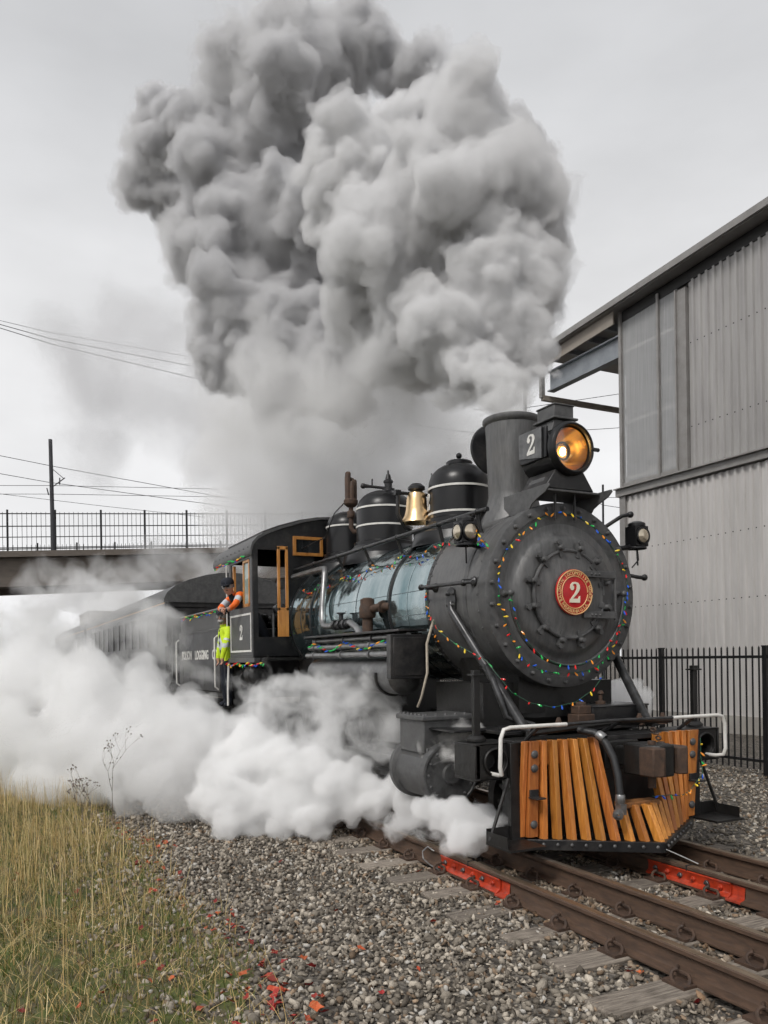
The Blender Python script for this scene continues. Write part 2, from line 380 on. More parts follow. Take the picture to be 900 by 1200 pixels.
def tone_mat(name, rough, bump=0.0, translucent=0.0):
    m = bpy.data.materials.new(name); m.use_nodes = True; nt = m.node_tree; p = nt.nodes['Principled BSDF']
    a = nt.nodes.new('ShaderNodeAttribute'); a.attribute_name = 'tone'
    nt.links.new(a.outputs['Color'], p.inputs['Base Color']); p.inputs['Roughness'].default_value = rough
    p.inputs['Specular IOR Level'].default_value = 0.3
    if bump:
        tc = nt.nodes.new('ShaderNodeTexCoord'); nz = nt.nodes.new('ShaderNodeTexNoise'); nz.inputs['Scale'].default_value = 90; nz.inputs['Detail'].default_value = 4
        nt.links.new(tc.outputs['Object'], nz.inputs['Vector'])
        b = nt.nodes.new('ShaderNodeBump'); b.inputs['Strength'].default_value = bump; b.inputs['Distance'].default_value = 0.01
        nt.links.new(nz.outputs[0], b.inputs['Height']); nt.links.new(b.outputs[0], p.inputs['Normal'])
        mx = nt.nodes.new('ShaderNodeMix'); mx.data_type = 'RGBA'; mx.blend_type = 'MULTIPLY'; mx.inputs[0].default_value = 0.5
        nt.links.new(a.outputs['Color'], mx.inputs[6]); nt.links.new(nz.outputs[0], mx.inputs[7]); nt.links.new(mx.outputs[2], p.inputs['Base Color'])
    return m
_bm = bmesh.new(); bmesh.ops.create_icosphere(_bm, subdivisions=1, radius=0.5)
ICO_V = np.array([v.co[:] for v in _bm.verts]); ICO_F = np.array([[v.index for v in f.verts] for f in _bm.faces]); _bm.free()

TIE_X = [-1.62 + 0.56 * i for i in range(-6, 14)]
RAIL_Y = (-1.37, -0.765, 0.13, 0.765)
def stones(n, x0, x1, y0, y1, smin, smax, keep):
    P = np.stack([RNG.uniform(x0, x1, n), RNG.uniform(y0, y1, n)], 1)
    ok = np.array([keep(a, b) for a, b in P]); P = P[ok]; n = len(P)
    s = smin + (smax - smin) * RNG.beta(1.4, 3.2, n)
    sc3 = s[:, None] * RNG.uniform(0.6, 1.3, size=(n, 3)) * np.array([1.25, 1.0, 0.6])
    z = np.array([gz(a, b) if b > edge_y(a) else verge_z(a, b) - .005 for a, b in P]) + s * RNG.uniform(0.0, 0.45, n)
    t = RNG.beta(1.0, 2.1, n); base = np.array([0.115, 0.097, 0.077]) + t[:, None] * np.array([0.67, 0.60, 0.50])
    rusty = RNG.uniform(size=n) < 0.12; base[rusty] = base[rusty] * np.array([0.80, 0.66, 0.55])
    pale = RNG.uniform(size=n) < 0.05; base[pale] = np.array([0.6, 0.57, 0.52])
    dr = np.min(np.abs(P[:, 1][:, None] - np.array(RAIL_Y)[None]), axis=1)
    q_ = np.clip(dr / 0.32, 0, 1)[:, None]
    base = base * (np.array([[.70, .56, .44]]) * (1 - q_) + q_)
    return np.column_stack([P, z]), sc3, base
def keep_near(x, y):
    for ry in RAIL_Y:
        if abs(y - ry) < 0.075: return False
    if -2.02 < y < 1.6:
        for t in TIE_X:
            if abs(x - t) < 0.105: return random.random() < (0.16 if y > -1.6 else 0.6 if y < -1.85 else 0.38)
    if y < edge_y(x) - 0.05: return random.random() < max(0.10, 0.75 * math.exp(-(edge_y(x) - y) * 1.6))
    return True
sets = [stones(38000, -2.6, 4.2, -4.6, 0.6, 0.016, 0.068, keep_near), stones(5200, -5.2, -2.6, -4.4, -1.0, 0.02, 0.075, keep_near),
        stones(15000, -5.5, 3.6, 0.6, 6.4, 0.02, 0.07, keep_near)]
pos = np.concatenate([s[0] for s in sets]); scl = np.concatenate([s[1] for s in sets]); colr = np.concatenate([s[2] for s in sets])
g = soup('gravel', ICO_V, ICO_F, pos, scl, RNG.uniform(0, 6.28, len(pos)), colr, tone_mat('grey_ballast_stone', 0.85, 0.5))
stuff(g, 'grey crushed stone ballast spread round the rails and sleepers', 'gravel')

# grass: each blade a bent strip of two quads
def blades(n, x0, x1, ylo, h0, h1, wd, cols, dens, lean=0.35):
    xs_ = RNG.uniform(x0, x1, n); ys_ = np.array([edge_y(a) for a in xs_]) + 0.12 - RNG.uniform(0, 1, n) ** 0.9 * (-ylo + edge_y(0))
    ok = np.array([dens(a, b) > random.random() for a, b in zip(xs_, ys_)]); xs_ = xs_[ok]; ys_ = ys_[ok]; n = len(xs_)
    zs_ = np.array([verge_z(a, b) if b < edge_y(a) else gz(a, b) for a, b in zip(xs_, ys_)])
    h = RNG.uniform(h0, h1, n); th = RNG.uniform(0, 6.283, n); ln = RNG.normal(0, lean, n) * h; la = RNG.uniform(0, 6.283, n)
    dx, dy = np.cos(th) * wd, np.sin(th) * wd; lx, ly = np.cos(la) * ln, np.sin(la) * ln
    P0 = np.stack([xs_, ys_, zs_ - 0.01], 1); P1 = P0 + np.stack([lx * .35, ly * .35, h * .55], 1); P2 = P0 + np.stack([lx, ly, h], 1)
    D = np.stack([dx, dy, np.zeros(n)], 1)
    V = np.stack([P0 - D, P0 + D, P1 + D * .8, P1 - D * .8, P2 + D * .25, P2 - D * .25], 1)
    Fc = np.array([[0, 1, 2, 3], [3, 2, 4, 5]])[None] + (np.arange(n) * 6)[:, None, None]
    c = np.array(cols)[RNG.integers(0, len(cols), n)] * RNG.uniform(0.7, 1.25, size=(n, 1))
    return V.reshape(-1, 3), Fc.reshape(-1, 4), np.repeat(c, 6, axis=0)
straw = [(0.60, 0.45, 0.21), (0.52, 0.37, 0.16), (0.68, 0.55, 0.31), (0.44, 0.31, 0.13), (0.40, 0.33, 0.14)]
green = [(0.10, 0.13, 0.025), (0.16, 0.17, 0.04), (0.07, 0.09, 0.02), (0.30, 0.24, 0.10), (0.42, 0.33, 0.16), (0.36, 0.27, 0.12)]
def clump(x, y): return 0.5 + 0.5 * math.sin(3.1 * x + 1.3 * math.sin(2.7 * y)) * math.sin(2.3 * y + x)
def dens_tall(x, y):
    d = edge_y(x) - y
    return (0.12 + 0.88 * min(1, max(0, d - 0.05) / 0.55)) * (0.25 + 0.75 * clump(x, y)) * min(1.0, max(0.10, (1.6 - x) / 2.4))
def dens_low(x, y): return 0.25 + 0.75 * min(1, max(0, edge_y(x) - y + 0.05) / 0.4)
gm = tone_mat('grass_blade', 0.75)
V, Fc, C = blades(30000, -9, 2.6, -6.2, 0.02, 0.11, 0.0035, green, dens_low, 0.7)
stuff(raw_mesh('low_grass', V, Fc, C, gm), 'short green and brown grass on the verge soil', 'grass')
V, Fc, C = blades(9500, -9, 2.4, -6.0, 0.12, 0.46, 0.0022, straw, dens_tall, 0.22)
V2, F2, C2 = blades(9000, -9, 2.8, -6.0, 0.05, 0.14, 0.0022, straw, lambda x, y: 0.35 + 0.65 * clump(x * 1.7, y), 1.9)
Fc = np.concatenate([Fc, F2 + len(V)]); V = np.concatenate([V, V2]); C = np.concatenate([C, C2])
stuff(raw_mesh('dry_grass', V, Fc, C, gm), 'tall straw coloured dry grass standing on the verge', 'grass')

# ------------------------------------------------------------------ sleepers and rails
random.seed(21)
for i, x in enumerate(TIE_X):
    mb = MB(); L0 = -2.0 - random.uniform(-0.12, 0.12)
    mb.box((x, (L0 + 1.55) / 2, -0.2495), (0.225 + random.uniform(-.015, .015), 1.55 - L0, 0.16), Matrix.Rotation(random.uniform(-.012, .012), 3, 'Z'))
    o = mb.obj('railway_sleeper', M['sleeper'], bev=0.012)
    lab = ('weathered sleeper under the orange joint bar of the outer rail' if -.1 < x < 1.0 else
           'weathered sleeper under the orange joint bar of the inner rail' if 1.0 <= x < 2.0 else
           'sleeper half buried in ballast under the locomotive and its steam' if x <= -.1 else
           'bare weathered sleeper on open track in front of the joint bars')
    tag(o, lab, 'sleeper', 'sleepers under the four rails')

RP = [(-.07, -.17), (.07, -.17), (.07, -.158), (.018, -.142), (.0085, -.125), (.0085, -.05), (.030, -.036), (.036, -.03), (.036, -.008), (.028, 0), (-.028, 0),
      (-.036, -.008), (-.036, -.03), (-.030, -.036), (-.0085, -.05), (-.0085, -.125), (-.018, -.142), (-.07, -.158)]
cl = MB(); pts = []
for k in range(13):
    a = math.radians(-50 + 285 * k / 12)
    pts.append((0.045 * math.cos(a), 0.036 * math.sin(a) + 0.036, 0.018 + 0.018 * math.cos(a + 0.6)))
pts.append((0.06, 0.0, 0.01)); pts.append((0.075, -0.03, 0.006))
cl.tube(pts, 0.0095, 7)
clip_me, _ = cl.mesh('rail_clip', M['rust'])
pl_me, _ = MB().box((0, 0, 0), (0.17, 0.10, 0.018)).mesh('tie_plate', M['rust'])
nut = MB(); nut.lathe([(0, 0), (0.022, 0), (0.022, 0.016), (0.018, 0.02), (0.011, 0.02), (0.011, 0.034), (0, 0.036)], axis=(0, -1, 0), seg=6)
nut_me, _ = nut.mesh('bolt', M['steel'])
nuto_me, _ = nut.mesh('bolt', M['orange'])
RLAB = ['rusty outer rail with an orange joint bar, beside the open ballast', 'rusty rail under the locomotive wheels, next to the outer rail with orange joint',
        'rusty inner rail with an orange joint bar, emerging under the wooden pilot', 'rusty rail on the building side of the track, without joint bar']
for ri, y in enumerate(RAIL_Y):
    mb = MB(); xr = span(-45, 9, 36)
    for x in xr: pass
    mb.ext([(a, b) for a, b in RP], (-45, y, 0), (0, 1, 0), (0, 0, 1), (54, 0, 0))
    rail = mb.obj('rail', M['rail'], smooth=30)
    rail.data.materials.append(M['railhead'])
    for p in rail.data.polygons:
        if p.normal.z > 0.75 and p.center.z > 0.07: p.material_index = 1
    WORLD[rail.name] = rail.location.copy()
    tag(rail, RLAB[ri], 'rail')
    for x in TIE_X:
        if x < -3.2: continue
        for s in (-1, 1):
            inst(pl_me, 'tie_plate', (x, y + s * 0.125, -0.160), rail)
            inst(clip_me, 'rail_clip', (x + random.uniform(-.02, .02), y + s * 0.10, -0.125), rail, rot=(.5 if s > 0 else -.5, 0, 0 if s > 0 else math.pi), scale=(1.25, 1.25, 1.4))
    if ri in (0, 2):
        x0, x1 = ((-0.03, 1.0), (1.0, 1.97))[ri // 2]
        for s in (-1, 1):
            mb = MB()
            mb.ext([(0.016, -.140), (0.064, -.154), (0.066, -.147), (0.042, -.128), (0.030, -.120), (0.030, -.062), (0.039, -.048), (0.037, -.037), (0.012, -.047)],
                   (x0, y, 0), (0, s, 0), (0, 0, 1), (x1 - x0 - 0.1, 0, 0))
            jb = mb.obj('joint_bar', M['orange'], rail, bev=0.003)
            for k in range(6):
                inst(nut_me if k % 2 == 0 else nuto_me, 'bolt', (x0 + 0.09 + (x1 - x0 - 0.28) * k / 5, y + s * 0.046, -0.091), jb, rot=(0, 0, 0 if s < 0 else math.pi))
        mb = MB()                                                        # painted web and foot beyond the bar
        mb.ext([(-.0095, -.127), (-.0185, -.1415), (-.0705, -.157), (-.0705, -.1715), (-.0695, -.1715), (-.0695, -.1592), (-.0195, -.1435), (-.0105, -.129), (-.0105, -.052), (-.0095, -.052)],
               (x1 - 0.12, y, 0), (0, 1, 0), (0, 0, 1), (0.14, 0, 0))
        mb.obj('paint_patch', M['orange'], rail)
        end = MB().box(((x0 + x1) / 2 - .05, y, -0.018), (0.012, 0.078, 0.046)); end.obj('insulating_end_post', M['rubber'], rail)
mb = MB()                                                               # bond wire loop on the outer rail
q = [Vector((-0.16, -1.40, -0.03)), Vector((-0.22, -1.43, 0.0)), Vector((-0.27, -1.46, -0.05)), Vector((-0.24, -1.47, -0.11)), Vector((-0.12, -1.47, -0.14)), Vector((0.05, -1.47, -0.15))]
mb.tube(q, 0.006, 6); mb.tube([p + Vector((0.03, -0.015, 0.004)) for p in q], 0.006, 6)
tag(mb.obj('bond_cable', M['silver']), 'short bare bond wire looped against the outer rail by its orange joint', 'cable')

# fallen leaves
def leaf_mesh(k):
    mb = MB(); n = 9; rr = random.Random(k); ring = []
    for i in range(n):
        a = 2 * math.pi * i / n; r = 0.5 * (0.75 + 0.4 * rr.random()) * (1.0 if i % 2 else 0.7)
        ring.append((r * math.cos(a), r * 0.7 * math.sin(a), 0.18 * rr.random() + 0.25 * (r * math.cos(a)) ** 2))
    mb.v = [(0, 0, 0)] + ring; mb.f = [(0, 1 + i, 1 + (i + 1) % n) for i in range(n)]
    return mb
LM = [leaf_mesh(k).mesh('fallen_leaf', M['leaf' if k % 3 else 'leafo'])[0] for k in range(6)]
def leaf(x, y, s, lab, grp):
    z = verge_z(x, y) + 0.03 if y < edge_y(x) else gz(x, y) + 0.035
    o = inst(LM[random.randrange(6)], 'fallen_leaf', (x, y, z), rot=(random.uniform(-.7, .7), random.uniform(-.7, .7), random.uniform(0, 6.28)), scale=(s, s, s))
    tag(o, lab, 'leaf', grp)
for k in range(85):
    x = random.uniform(-3.8, 2.6)
    leaf(x, edge_y(x) + random.gauss(0.03, 0.10), random.uniform(0.035, 0.08), 'red fallen leaf where the dry grass meets the ballast', 'leaves along the grass edge')
for k in range(26):
    x = random.uniform(-1.5, 2.4)
    leaf(x, edge_y(x) - random.uniform(0.3, 1.6), random.uniform(0.05, 0.085), 'dull red leaf lying among the dry grass', 'leaves in the grass')
for k in range(34): leaf(1.95 + random.gauss(0, .28), -3.62 + random.gauss(0, .12), random.uniform(0.05, 0.095), 'red fallen leaf where the dry grass meets the ballast', 'leaves along the grass edge')
for (x, y) in ((2.52, -1.56), (2.56, -1.60), (2.60, -1.55), (1.15, -1.6), (1.1, -1.55), (3.05, -1.55), (-0.05, -1.62), (1.2, -2.2), (0.6, -2.7), (1.5, -2.9), (2.0, -2.75), (-1.0, -2.6), (2.2, -3.1)):
    leaf(x, y, random.uniform(0.05, 0.085), 'bright orange red leaf lying on the ballast near the rails', 'leaves on the ballast')

# ------------------------------------------------------------------ steam locomotive
random.seed(5)
loco = thing('steam_locomotive', 'black steam locomotive with red number plate 2 and orange wooden pilot', 'locomotive', (-3.0, 0, 0))
AZ = 2.35                                                               # boiler axis height
PX = (1, 0, 0)
def arc_pts(r, a0, a1, n, x=0.0, z=AZ):
    return [(x, r * math.cos(math.radians(a0 + (a1 - a0) * i / n)), z + r * math.sin(math.radians(a0 + (a1 - a0) * i / n))) for i in range(n + 1)]
bolt = MB().lathe([(0, 0), (0.024, 0), (0.024, 0.012), (0.019, 0.016), (0.019, 0.03), (0.014, 0.038), (0, 0.041)], axis=PX, seg=10)
bolt_me, _ = bolt.mesh('bolt', M['graphite2'])
rivet_me, _ = MB().lathe([(0.015, 0), (0.012, 0.008), (0.006, 0.012), (0, 0.0125)], axis=PX, seg=8).mesh('rivet', M['graphite2'])

# smokebox drum and front
smokebox = MB().lathe([(0.86, -1.16), (0.885, -1.14), (0.885, -0.02), (0.86, -0.02)], (0, 0, AZ), PX, 96).obj('smokebox', M['graphite'], loco)
ring = MB().lathe([(0.885, -0.13), (0.905, -0.125), (0.905, 0.015), (0.895, 0.022), (0.80, 0.022), (0.795, 0.012), (0.70, 0.012)], (0, 0, AZ), PX, 96).obj('front_ring', M['graphite2'], loco)
for k in range(26):
    a = math.radians(7 + k * 360 / 26)
    inst(bolt_me, 'bolt', (0.04, 0.852 * math.cos(a), AZ + 0.852 * math.sin(a)), ring)
for xx, rr_, nn in ((-0.16, 0.886, 34), (-1.09, 0.886, 40)):
    for k in range(nn):
        a = 2 * math.pi * k / nn
        d = Vector((0, math.cos(a), math.sin(a)))
        if d.y > 0.3: continue
        inst(rivet_me, 'rivet', Vector((xx, 0, AZ)) + d * 0.889, smokebox, rot=(0, 0, 0), scale=(0.9, 0.9, 0.9)).rotation_euler = d.to_track_quat('X', 'Z').to_euler()
strap = MB().lathe([(0.886, -0.42), (0.893, -0.415), (0.893, -0.36), (0.886, -0.355)], (0, 0, AZ), PX, 96).obj('smokebox_seam', M['graphite2'], loco)
front = MB().lathe([(0.80, 0.010), (0.66, 0.012), (0.625, 0.016), (0.60, 0.035), (0.575, 0.062), (0.545, 0.075), (0.50, 0.082), (0.455, 0.085), (0.41, 0.085)], (0, 0, AZ), PX, 96).obj('front_plate', M['graphite'], loco)
door = MB().lathe([(0.425, 0.085), (0.425, 0.108), (0.415, 0.118), (0.40, 0.118), (0.385, 0.116), (0.30, 0.140), (0.18, 0.158), (0, 0.165)], (0, 0, AZ), PX, 80).obj('smokebox_door', M['graphite'], loco)
rim = MB().tube(arc_pts(0.425, 0, 350, 70, 0.112), 0.02, 8).obj('door_rim', M['graphite2'], door)
dog = MB().box((0.0, 0, 0), (0.05, 0.045, 0.15)).lathe([(0, 0), (0.03, 0), (0.03, 0.02), (0.022, 0.03), (0.022, 0.05), (0, 0.055)], (0.025, 0, 0.02), PX, 8)
dog.lathe([(0, 0), (0.028, 0), (0.028, 0.03), (0, 0.033)], (0.01, 0, 0.075), PX, 8)
dog_me, _ = dog.mesh('door_clamp', M['graphite2'])
for k in range(12):
    a = math.radians(15 + 30 * k)
    o = inst(dog_me, 'door_clamp', (0.135, 0.455 * math.cos(a), AZ + 0.455 * math.sin(a)), loco)
    o.rotation_euler = (math.pi / 2 - a if False else a - math.pi / 2, 0, 0)
for s in (0.2, -0.2):
    hg = MB().ext([(0.12, -.028), (0.46, -.036), (0.54, -.036), (0.54, .036), (0.46, .036), (0.12, .028)], (0.15, 0, AZ + s), (0, 1, 0), (0, 0, 1), (0.03, 0, 0)).obj('hinge', M['graphite2'], loco, bev=0.004)
    for k in range(3): inst(rivet_me, 'rivet', (0.184, 0.22 + 0.05 * k, AZ + s), hg)
MB().tube([(0.165, 0.53, AZ - 0.25), (0.165, 0.53, AZ + 0.25)], 0.016, 10).obj('hinge_pin', M['graphite2'], loco)
# curved handrail under the door and its posts
hr = MB().tube(arc_pts(0.69, 180, 362, 60, 0.10), 0.016, 10).obj('front_handrail', M['steel'], loco)
for a in (180, 362):
    c = Vector((0, 0.69 * math.cos(math.radians(a)), AZ + 0.69 * math.sin(math.radians(a))))
    MB().tube([c, c + Vector((0.11, 0, 0))], 0.02, 10).sphere(c + Vector((0.11, 0, 0)), 0.034, 12).lathe([(0.04, 0), (0.04, 0.02), (0.02, 0.035)], c, PX, 12).obj('handrail_post', M['graphite2'], loco)
# number plate
plate = MB().lathe([(0, 0.165), (0.216, 0.165), (0.222, 0.172), (0.222, 0.186), (0.212, 0.19), (0, 0.19)], (0, 0.0, AZ + 0.015), PX, 64).obj('number_plate', M['red'], loco)
for r_, t_ in ((0.212, 0.006), (0.156, 0.005)):
    MB().tube(arc_pts(r_, 0, 354, 60, 0.192, AZ + 0.015), t_, 6).obj('plate_ring', M['gold'], plate)
pu, pv, pn = Vector((0, 1, 0)), Vector((0, 0, 1)), Vector((1, 0, 0))
two(0.2, Vector((0.19, 0, AZ + 0.015)), pu, pv, pn).obj('plate_number', M['cream'], plate, smooth=0)
def ring_text(txt, r, a0, a1, size, flip):
    mb = MB(); n = len(txt)
    for i, ch in enumerate(txt):
        if ch == ' ': continue
        a = math.radians(a0 + (a1 - a0) * i / (n - 1))
        O = Vector((0.1905, r * math.cos(a), AZ + 0.015 + r * math.sin(a)))
        rad = Vector((0, math.cos(a), math.sin(a))); tan = Vector((0, math.sin(a), -math.cos(a)))
        if flip: rad, tan = -rad, -tan
        t = text_mb(ch, size, (O, tan, rad, pn), 0.004, sx=0.9, bold=0.0012)
        mb.add(t.v, t.f)
    return mb
ring_text('BALDWIN LOCOMOTIVE WORKS', 0.184, 205, -25, 0.046, False).obj('plate_lettering', M['gold'], plate, smooth=0)
ring_text('PHILADELPHIA U.S.A.', 0.184, 217, 323, 0.046, True).obj('plate_lettering', M['gold'], plate, smooth=0)

# smoke stack
SX = -0.80
MB().lathe([(0.40, 3.10), (0.33, 3.24), (0.285, 3.36), (0.262, 3.46), (0.262, 3.5), (0.285, 4.22), (0.30, 4.235), (0.315, 4.26), (0.312, 4.29), (0.295, 4.30), (0.27, 4.29), (0.25, 4.1), (0.24, 3.5)], (SX, 0, 0), seg=56).obj('smoke_stack', M['graphite'], loco)
lid = MB().lathe([(0, -.02), (0.29, -.02), (0.305, 0), (0.29, 0.02), (0, 0.02)], (SX - 0.36, 0.04, 4.06), (0.97, -0.22, 0.1), 40)
lid.box((SX - 0.32, 0, 4.3), (0.1, 0.06, 0.05)); lid.obj('stack_lid', M['black'], loco)

# headlight
HX, HZ = 0.16, 3.755
hl = MB().lathe([(0, -.50), (0.235, -.50), (0.235, -.03), (0.262, -.03), (0.262, 0.02), (0.245, 0.045), (0.222, 0.045), (0.222, 0.0), (0.21, -.02)], (HX, 0, HZ), PX, 56)
hl.box((HX - 0.37, 0, HZ + 0.06), (0.20, 0.50, 0.30)).box((HX - 0.26, -.243, HZ + 0.06), (0.42, 0.03, 0.30)).box((HX - 0.26, .243, HZ + 0.06), (0.42, 0.03, 0.30)).obj('headlight', M['gloss'], loco, bev=0.008)
hl = bpy.data.objects[[o.name for o in loco.children if o.name.startswith('headlight')][0]]
mref = mat('headlight_reflector', (0.90, 0.62, 0.25), (0.75, 0.42, 0.12), rough=0.16, metal=1.0, scale=3, rvar=0.05)
MB().lathe([(0.205, 0.0), (0.17, -.10), (0.10, -.19), (0.0, -.22)], (HX, 0, HZ), PX, 40).obj('reflector', mref, hl)
mgl = bpy.data.materials.new('lamp_glass'); mgl.use_nodes = True
_n = mgl.node_tree; _n.nodes.clear(); _o = _n.nodes.new('ShaderNodeOutputMaterial'); _mx = _n.nodes.new('ShaderNodeMixShader')
_t = _n.nodes.new('ShaderNodeBsdfTransparent'); _g = _n.nodes.new('ShaderNodeBsdfGlossy'); _g.inputs['Roughness'].default_value = 0.05; _mx.inputs[0].default_value = 0.13
_n.links.new(_t.outputs[0], _mx.inputs[1]); _n.links.new(_g.outputs[0], _mx.inputs[2]); _n.links.new(_mx.outputs[0], _o.inputs[0])
MB().lathe([(0, 0.02), (0.12, 0.018), (0.224, 0.010)], (HX, 0, HZ), PX, 40).obj('lens', mgl, hl)
mem = bpy.data.materials.new('lit_filament'); mem.use_nodes = True
_p = mem.node_tree.nodes['Principled BSDF']; _p.inputs['Emission Color'].default_value = (1.0, 0.62, 0.22, 1); _p.inputs['Emission Strength'].default_value = 55
MB().sphere((HX - 0.12, 0, HZ), 0.028, 14, (1, 1, 1.5)).obj('lamp_bulb', mem, hl)
MB().lathe([(0.075, -.03), (0.09, -.02), (0.09, 0.0), (0.075, 0.0)], (HX - 0.03, -0.07, HZ - 0.02), PX, 28).obj('focus_ring', M['grime'], hl)
MB().tube(arc_pts(0.232, 0, 354, 50, HX + 0.045, HZ), 0.013, 8).obj('lens_rim', M['gloss'], hl)
MB().box((HX + 0.03, 0.275, HZ + 0.01), (0.03, 0.05, 0.03)).sphere((HX + 0.03, 0.31, HZ + 0.01), 0.02).obj('latch', M['black'], hl)
vent = MB().ext([(-.15, 0.19), (.15, 0.19), (.115, .30), (-.115, .30)], (HX - 0.36, 0, HZ), (0, 1, 0), (0, 0, 1), (0.26, 0, 0))
vent.box((HX - 0.23, 0, HZ + 0.315), (0.34, 0.30, 0.022)).box((HX - 0.23, 0, HZ + 0.385), (0.27, 0.235, 0.12)).box((HX - 0.23, 0, HZ + 0.452), (0.29, 0.255, 0.016))
vent.obj('headlight_vent', M['graphite2'], loco, bev=0.006)
for s in (-1, 1):
    nb = MB().ext([(-.46, -.10), (-.10, -.16), (-.10, .14), (-.46, .14)], (HX, s * 0.262, HZ + 0.07), (1, 0, 0), (0, 0, 1), (0, s * 0.014, 0)).obj('number_board', M['steel'], hl)
    two(0.20, Vector((HX - 0.26, s * 0.277, HZ + 0.075)), Vector((-s, 0, 0)) if s > 0 else Vector((1, 0, 0)), pv, Vector((0, s, 0)), 0.004).obj('board_number', M['white'], nb, smooth=0)
ped = MB().ext([(-.30, 0), (.30, 0), (.17, .19), (-.17, .19)], (HX - 0.44, 0, 3.36), (0, 1, 0), (0, 0, 1), (0.42, 0, 0)).obj('headlight_pedestal', M['black'], loco, bev=0.012)
MB().ext([(-.39, 0.03), (-.10, 0.03), (-.13, .15), (-.35, .15)], (HX, -0.275, 3.36), (1, 0, 0), (0, 0.5, 0.866), (0, -0.012, 0.006)).obj('pedestal_panel', M['graphite2'], ped, bev=0.005)
MB().box((HX - 0.24, 0, 3.345), (0.46, 0.72, 0.022)).obj('headlight_shelf', M['graphite2'], loco, bev=0.005)
for s in (-1, 1):
    MB().ext([(-.50, .02), (.22, .02), (.23, -.005), (.17, -.05), (.05, -.09), (-.04, -.13), (-.10, -.20), (-.17, -.27), (-.28, -.30), (-.50, -.10)], (HX - 0.08, s * 0.37, 3.345), (1, 0, 0), (0, 0, 1), (0, s * .014, 0)).obj('shelf_bracket', M['graphite2'], loco, bev=0.003)
MB().tube([(0.06, 0.12, 3.08), (0.06, 0.12, 3.335)], 0.014, 8).tube([(0.06, -0.12, 3.08), (0.06, -0.12, 3.335)], 0.014, 8).obj('shelf_post', M['black'], loco)

# boiler
boiler = MB().lathe([(0.5, -1.10), (0.855, -1.10), (0.872, -1.115), (0.872, -5.62), (0.5, -5.62)], (0, 0, AZ), PX, 96).obj('boiler', M['jacket'], loco)
for x, wdt, r_, mm in ((-1.14, 0.07, 0.888, 'black'), (-1.62, 0.022, 0.876, 'jacket'), (-2.12, 0.022, 0.876, 'band'), (-3.0, 0.018, 0.876, 'band'), (-3.75, 0.018, 0.876, 'jacket'), (-4.4, 0.03, 0.877, 'band'), (-5.0, 0.022, 0.877, 'band'), (-5.45, 0.05, 0.884, 'black')):
    MB().lathe([(r_ - .02, -wdt / 2), (r_, -wdt / 2 + .003), (r_, wdt / 2 - .003), (r_ - .02, wdt / 2)], (x, 0, AZ), PX, 96).obj('boiler_band', M[mm], loco)
for k in range(34):
    a = math.radians(90 + k * 5.4)
    d = Vector((0, math.cos(a), math.sin(a)))
    o = inst(rivet_me, 'rivet', Vector((-1.14, 0, AZ)) + d * 0.893, boiler); o.rotation_euler = d.to_track_quat('X', 'Z').to_euler()
for x in (-2.05, -4.6):
    MB().tube([(x, 0.876 * math.cos(math.radians(a)), AZ + 0.892 * math.sin(math.radians(a))) for a in range(95, 215, 5)], 0.018, 8).obj('sand_pipe', M['black'], loco)
for a in (128, 171, 188):
    MB().tube([(-1.2, 0.873 * math.cos(math.radians(a)), AZ + 0.873 * math.sin(math.radians(a))), (-5.4, 0.873 * math.cos(math.radians(a)), AZ + 0.873 * math.sin(math.radians(a)))], 0.004, 5).obj('jacket_seam', M['band'], loco)

def dome(x, r, z_top, name, bands, knob=True):
    h0 = AZ + 0.80
    zs = z_top - r * 0.72
    pr = [(r + .22, h0 - 0.10), (r + .17, h0 + .06), (r + .07, h0 + .15), (r + .035, h0 + .19), (r + .035, h0 + .23), (r, h0 + .25), (r - .005, zs)]
    for i in range(1, 9):
        a = math.radians(i * 90 / 9); pr.append(((r - .005) * math.cos(a) ** 0.8, zs + (z_top - zs) * math.sin(a)))
    if knob: pr += [(r * .42, z_top - .015), (r * .42, z_top + .02), (r * .36, z_top + .035), (.03, z_top + .045), (.018, z_top + .07)]
    pr.append((0, z_top + (.08 if knob else 0)))
    d = MB().lathe(pr, (x, 0, 0), seg=56).obj(name, M['gloss'], loco, smooth=30)
    for z in bands:
        MB().lathe([(r - .02, z - .012), (r + .006, z - .012), (r + .006, z + .012), (r - .02, z + .012)], (x, 0, 0), seg=56).obj('white_band', M['white'], d)
    if knob: MB().sphere((x, 0, z_top + .10), 0.036, 14).obj('knob', M['gloss'], d)
    return d
d1 = dome(-1.88, 0.375, 4.06, 'sand_dome', (3.75, 3.45))
th = math.radians(-108)
for i in range(1):
    n_ = Vector((math.cos(th), math.sin(th), 0)); u_ = Vector((-math.sin(th), math.cos(th), 0))
    two(0.2, Vector((-1.88, 0, 3.6)) + n_ * 0.372, u_, pv, n_, 0.012).obj('dome_number', M['white'], d1, smooth=0)
d2 = dome(-3.9, 0.40, 4.13, 'steam_dome', (3.86, 3.61), False)
d3 = dome(-5.18, 0.34, 4.05, 'rear_dome', (3.80,), False)
sv = MB().lathe([(.09, 4.12), (.09, 4.16), (.055, 4.17), (.055, 4.24), (.07, 4.245), (.07, 4.27), (.045, 4.29), (.03, 4.36), (.015, 4.37), (.012, 4.42), (0, 4.42)], (-3.86, 0.05, 0), seg=14)
sv.tube([(-3.88, 0.0, 4.17), (-3.95, -0.16, 4.19), (-3.99, -0.26, 4.20)], [.022, .02, .03], 8).sphere((-4.0, -0.28, 4.2), .04).tube([(-3.95, -.16, 4.19), (-3.95, -.16, 4.30)], .012, 6)
sv.obj('safety_valve', M['black'], loco)
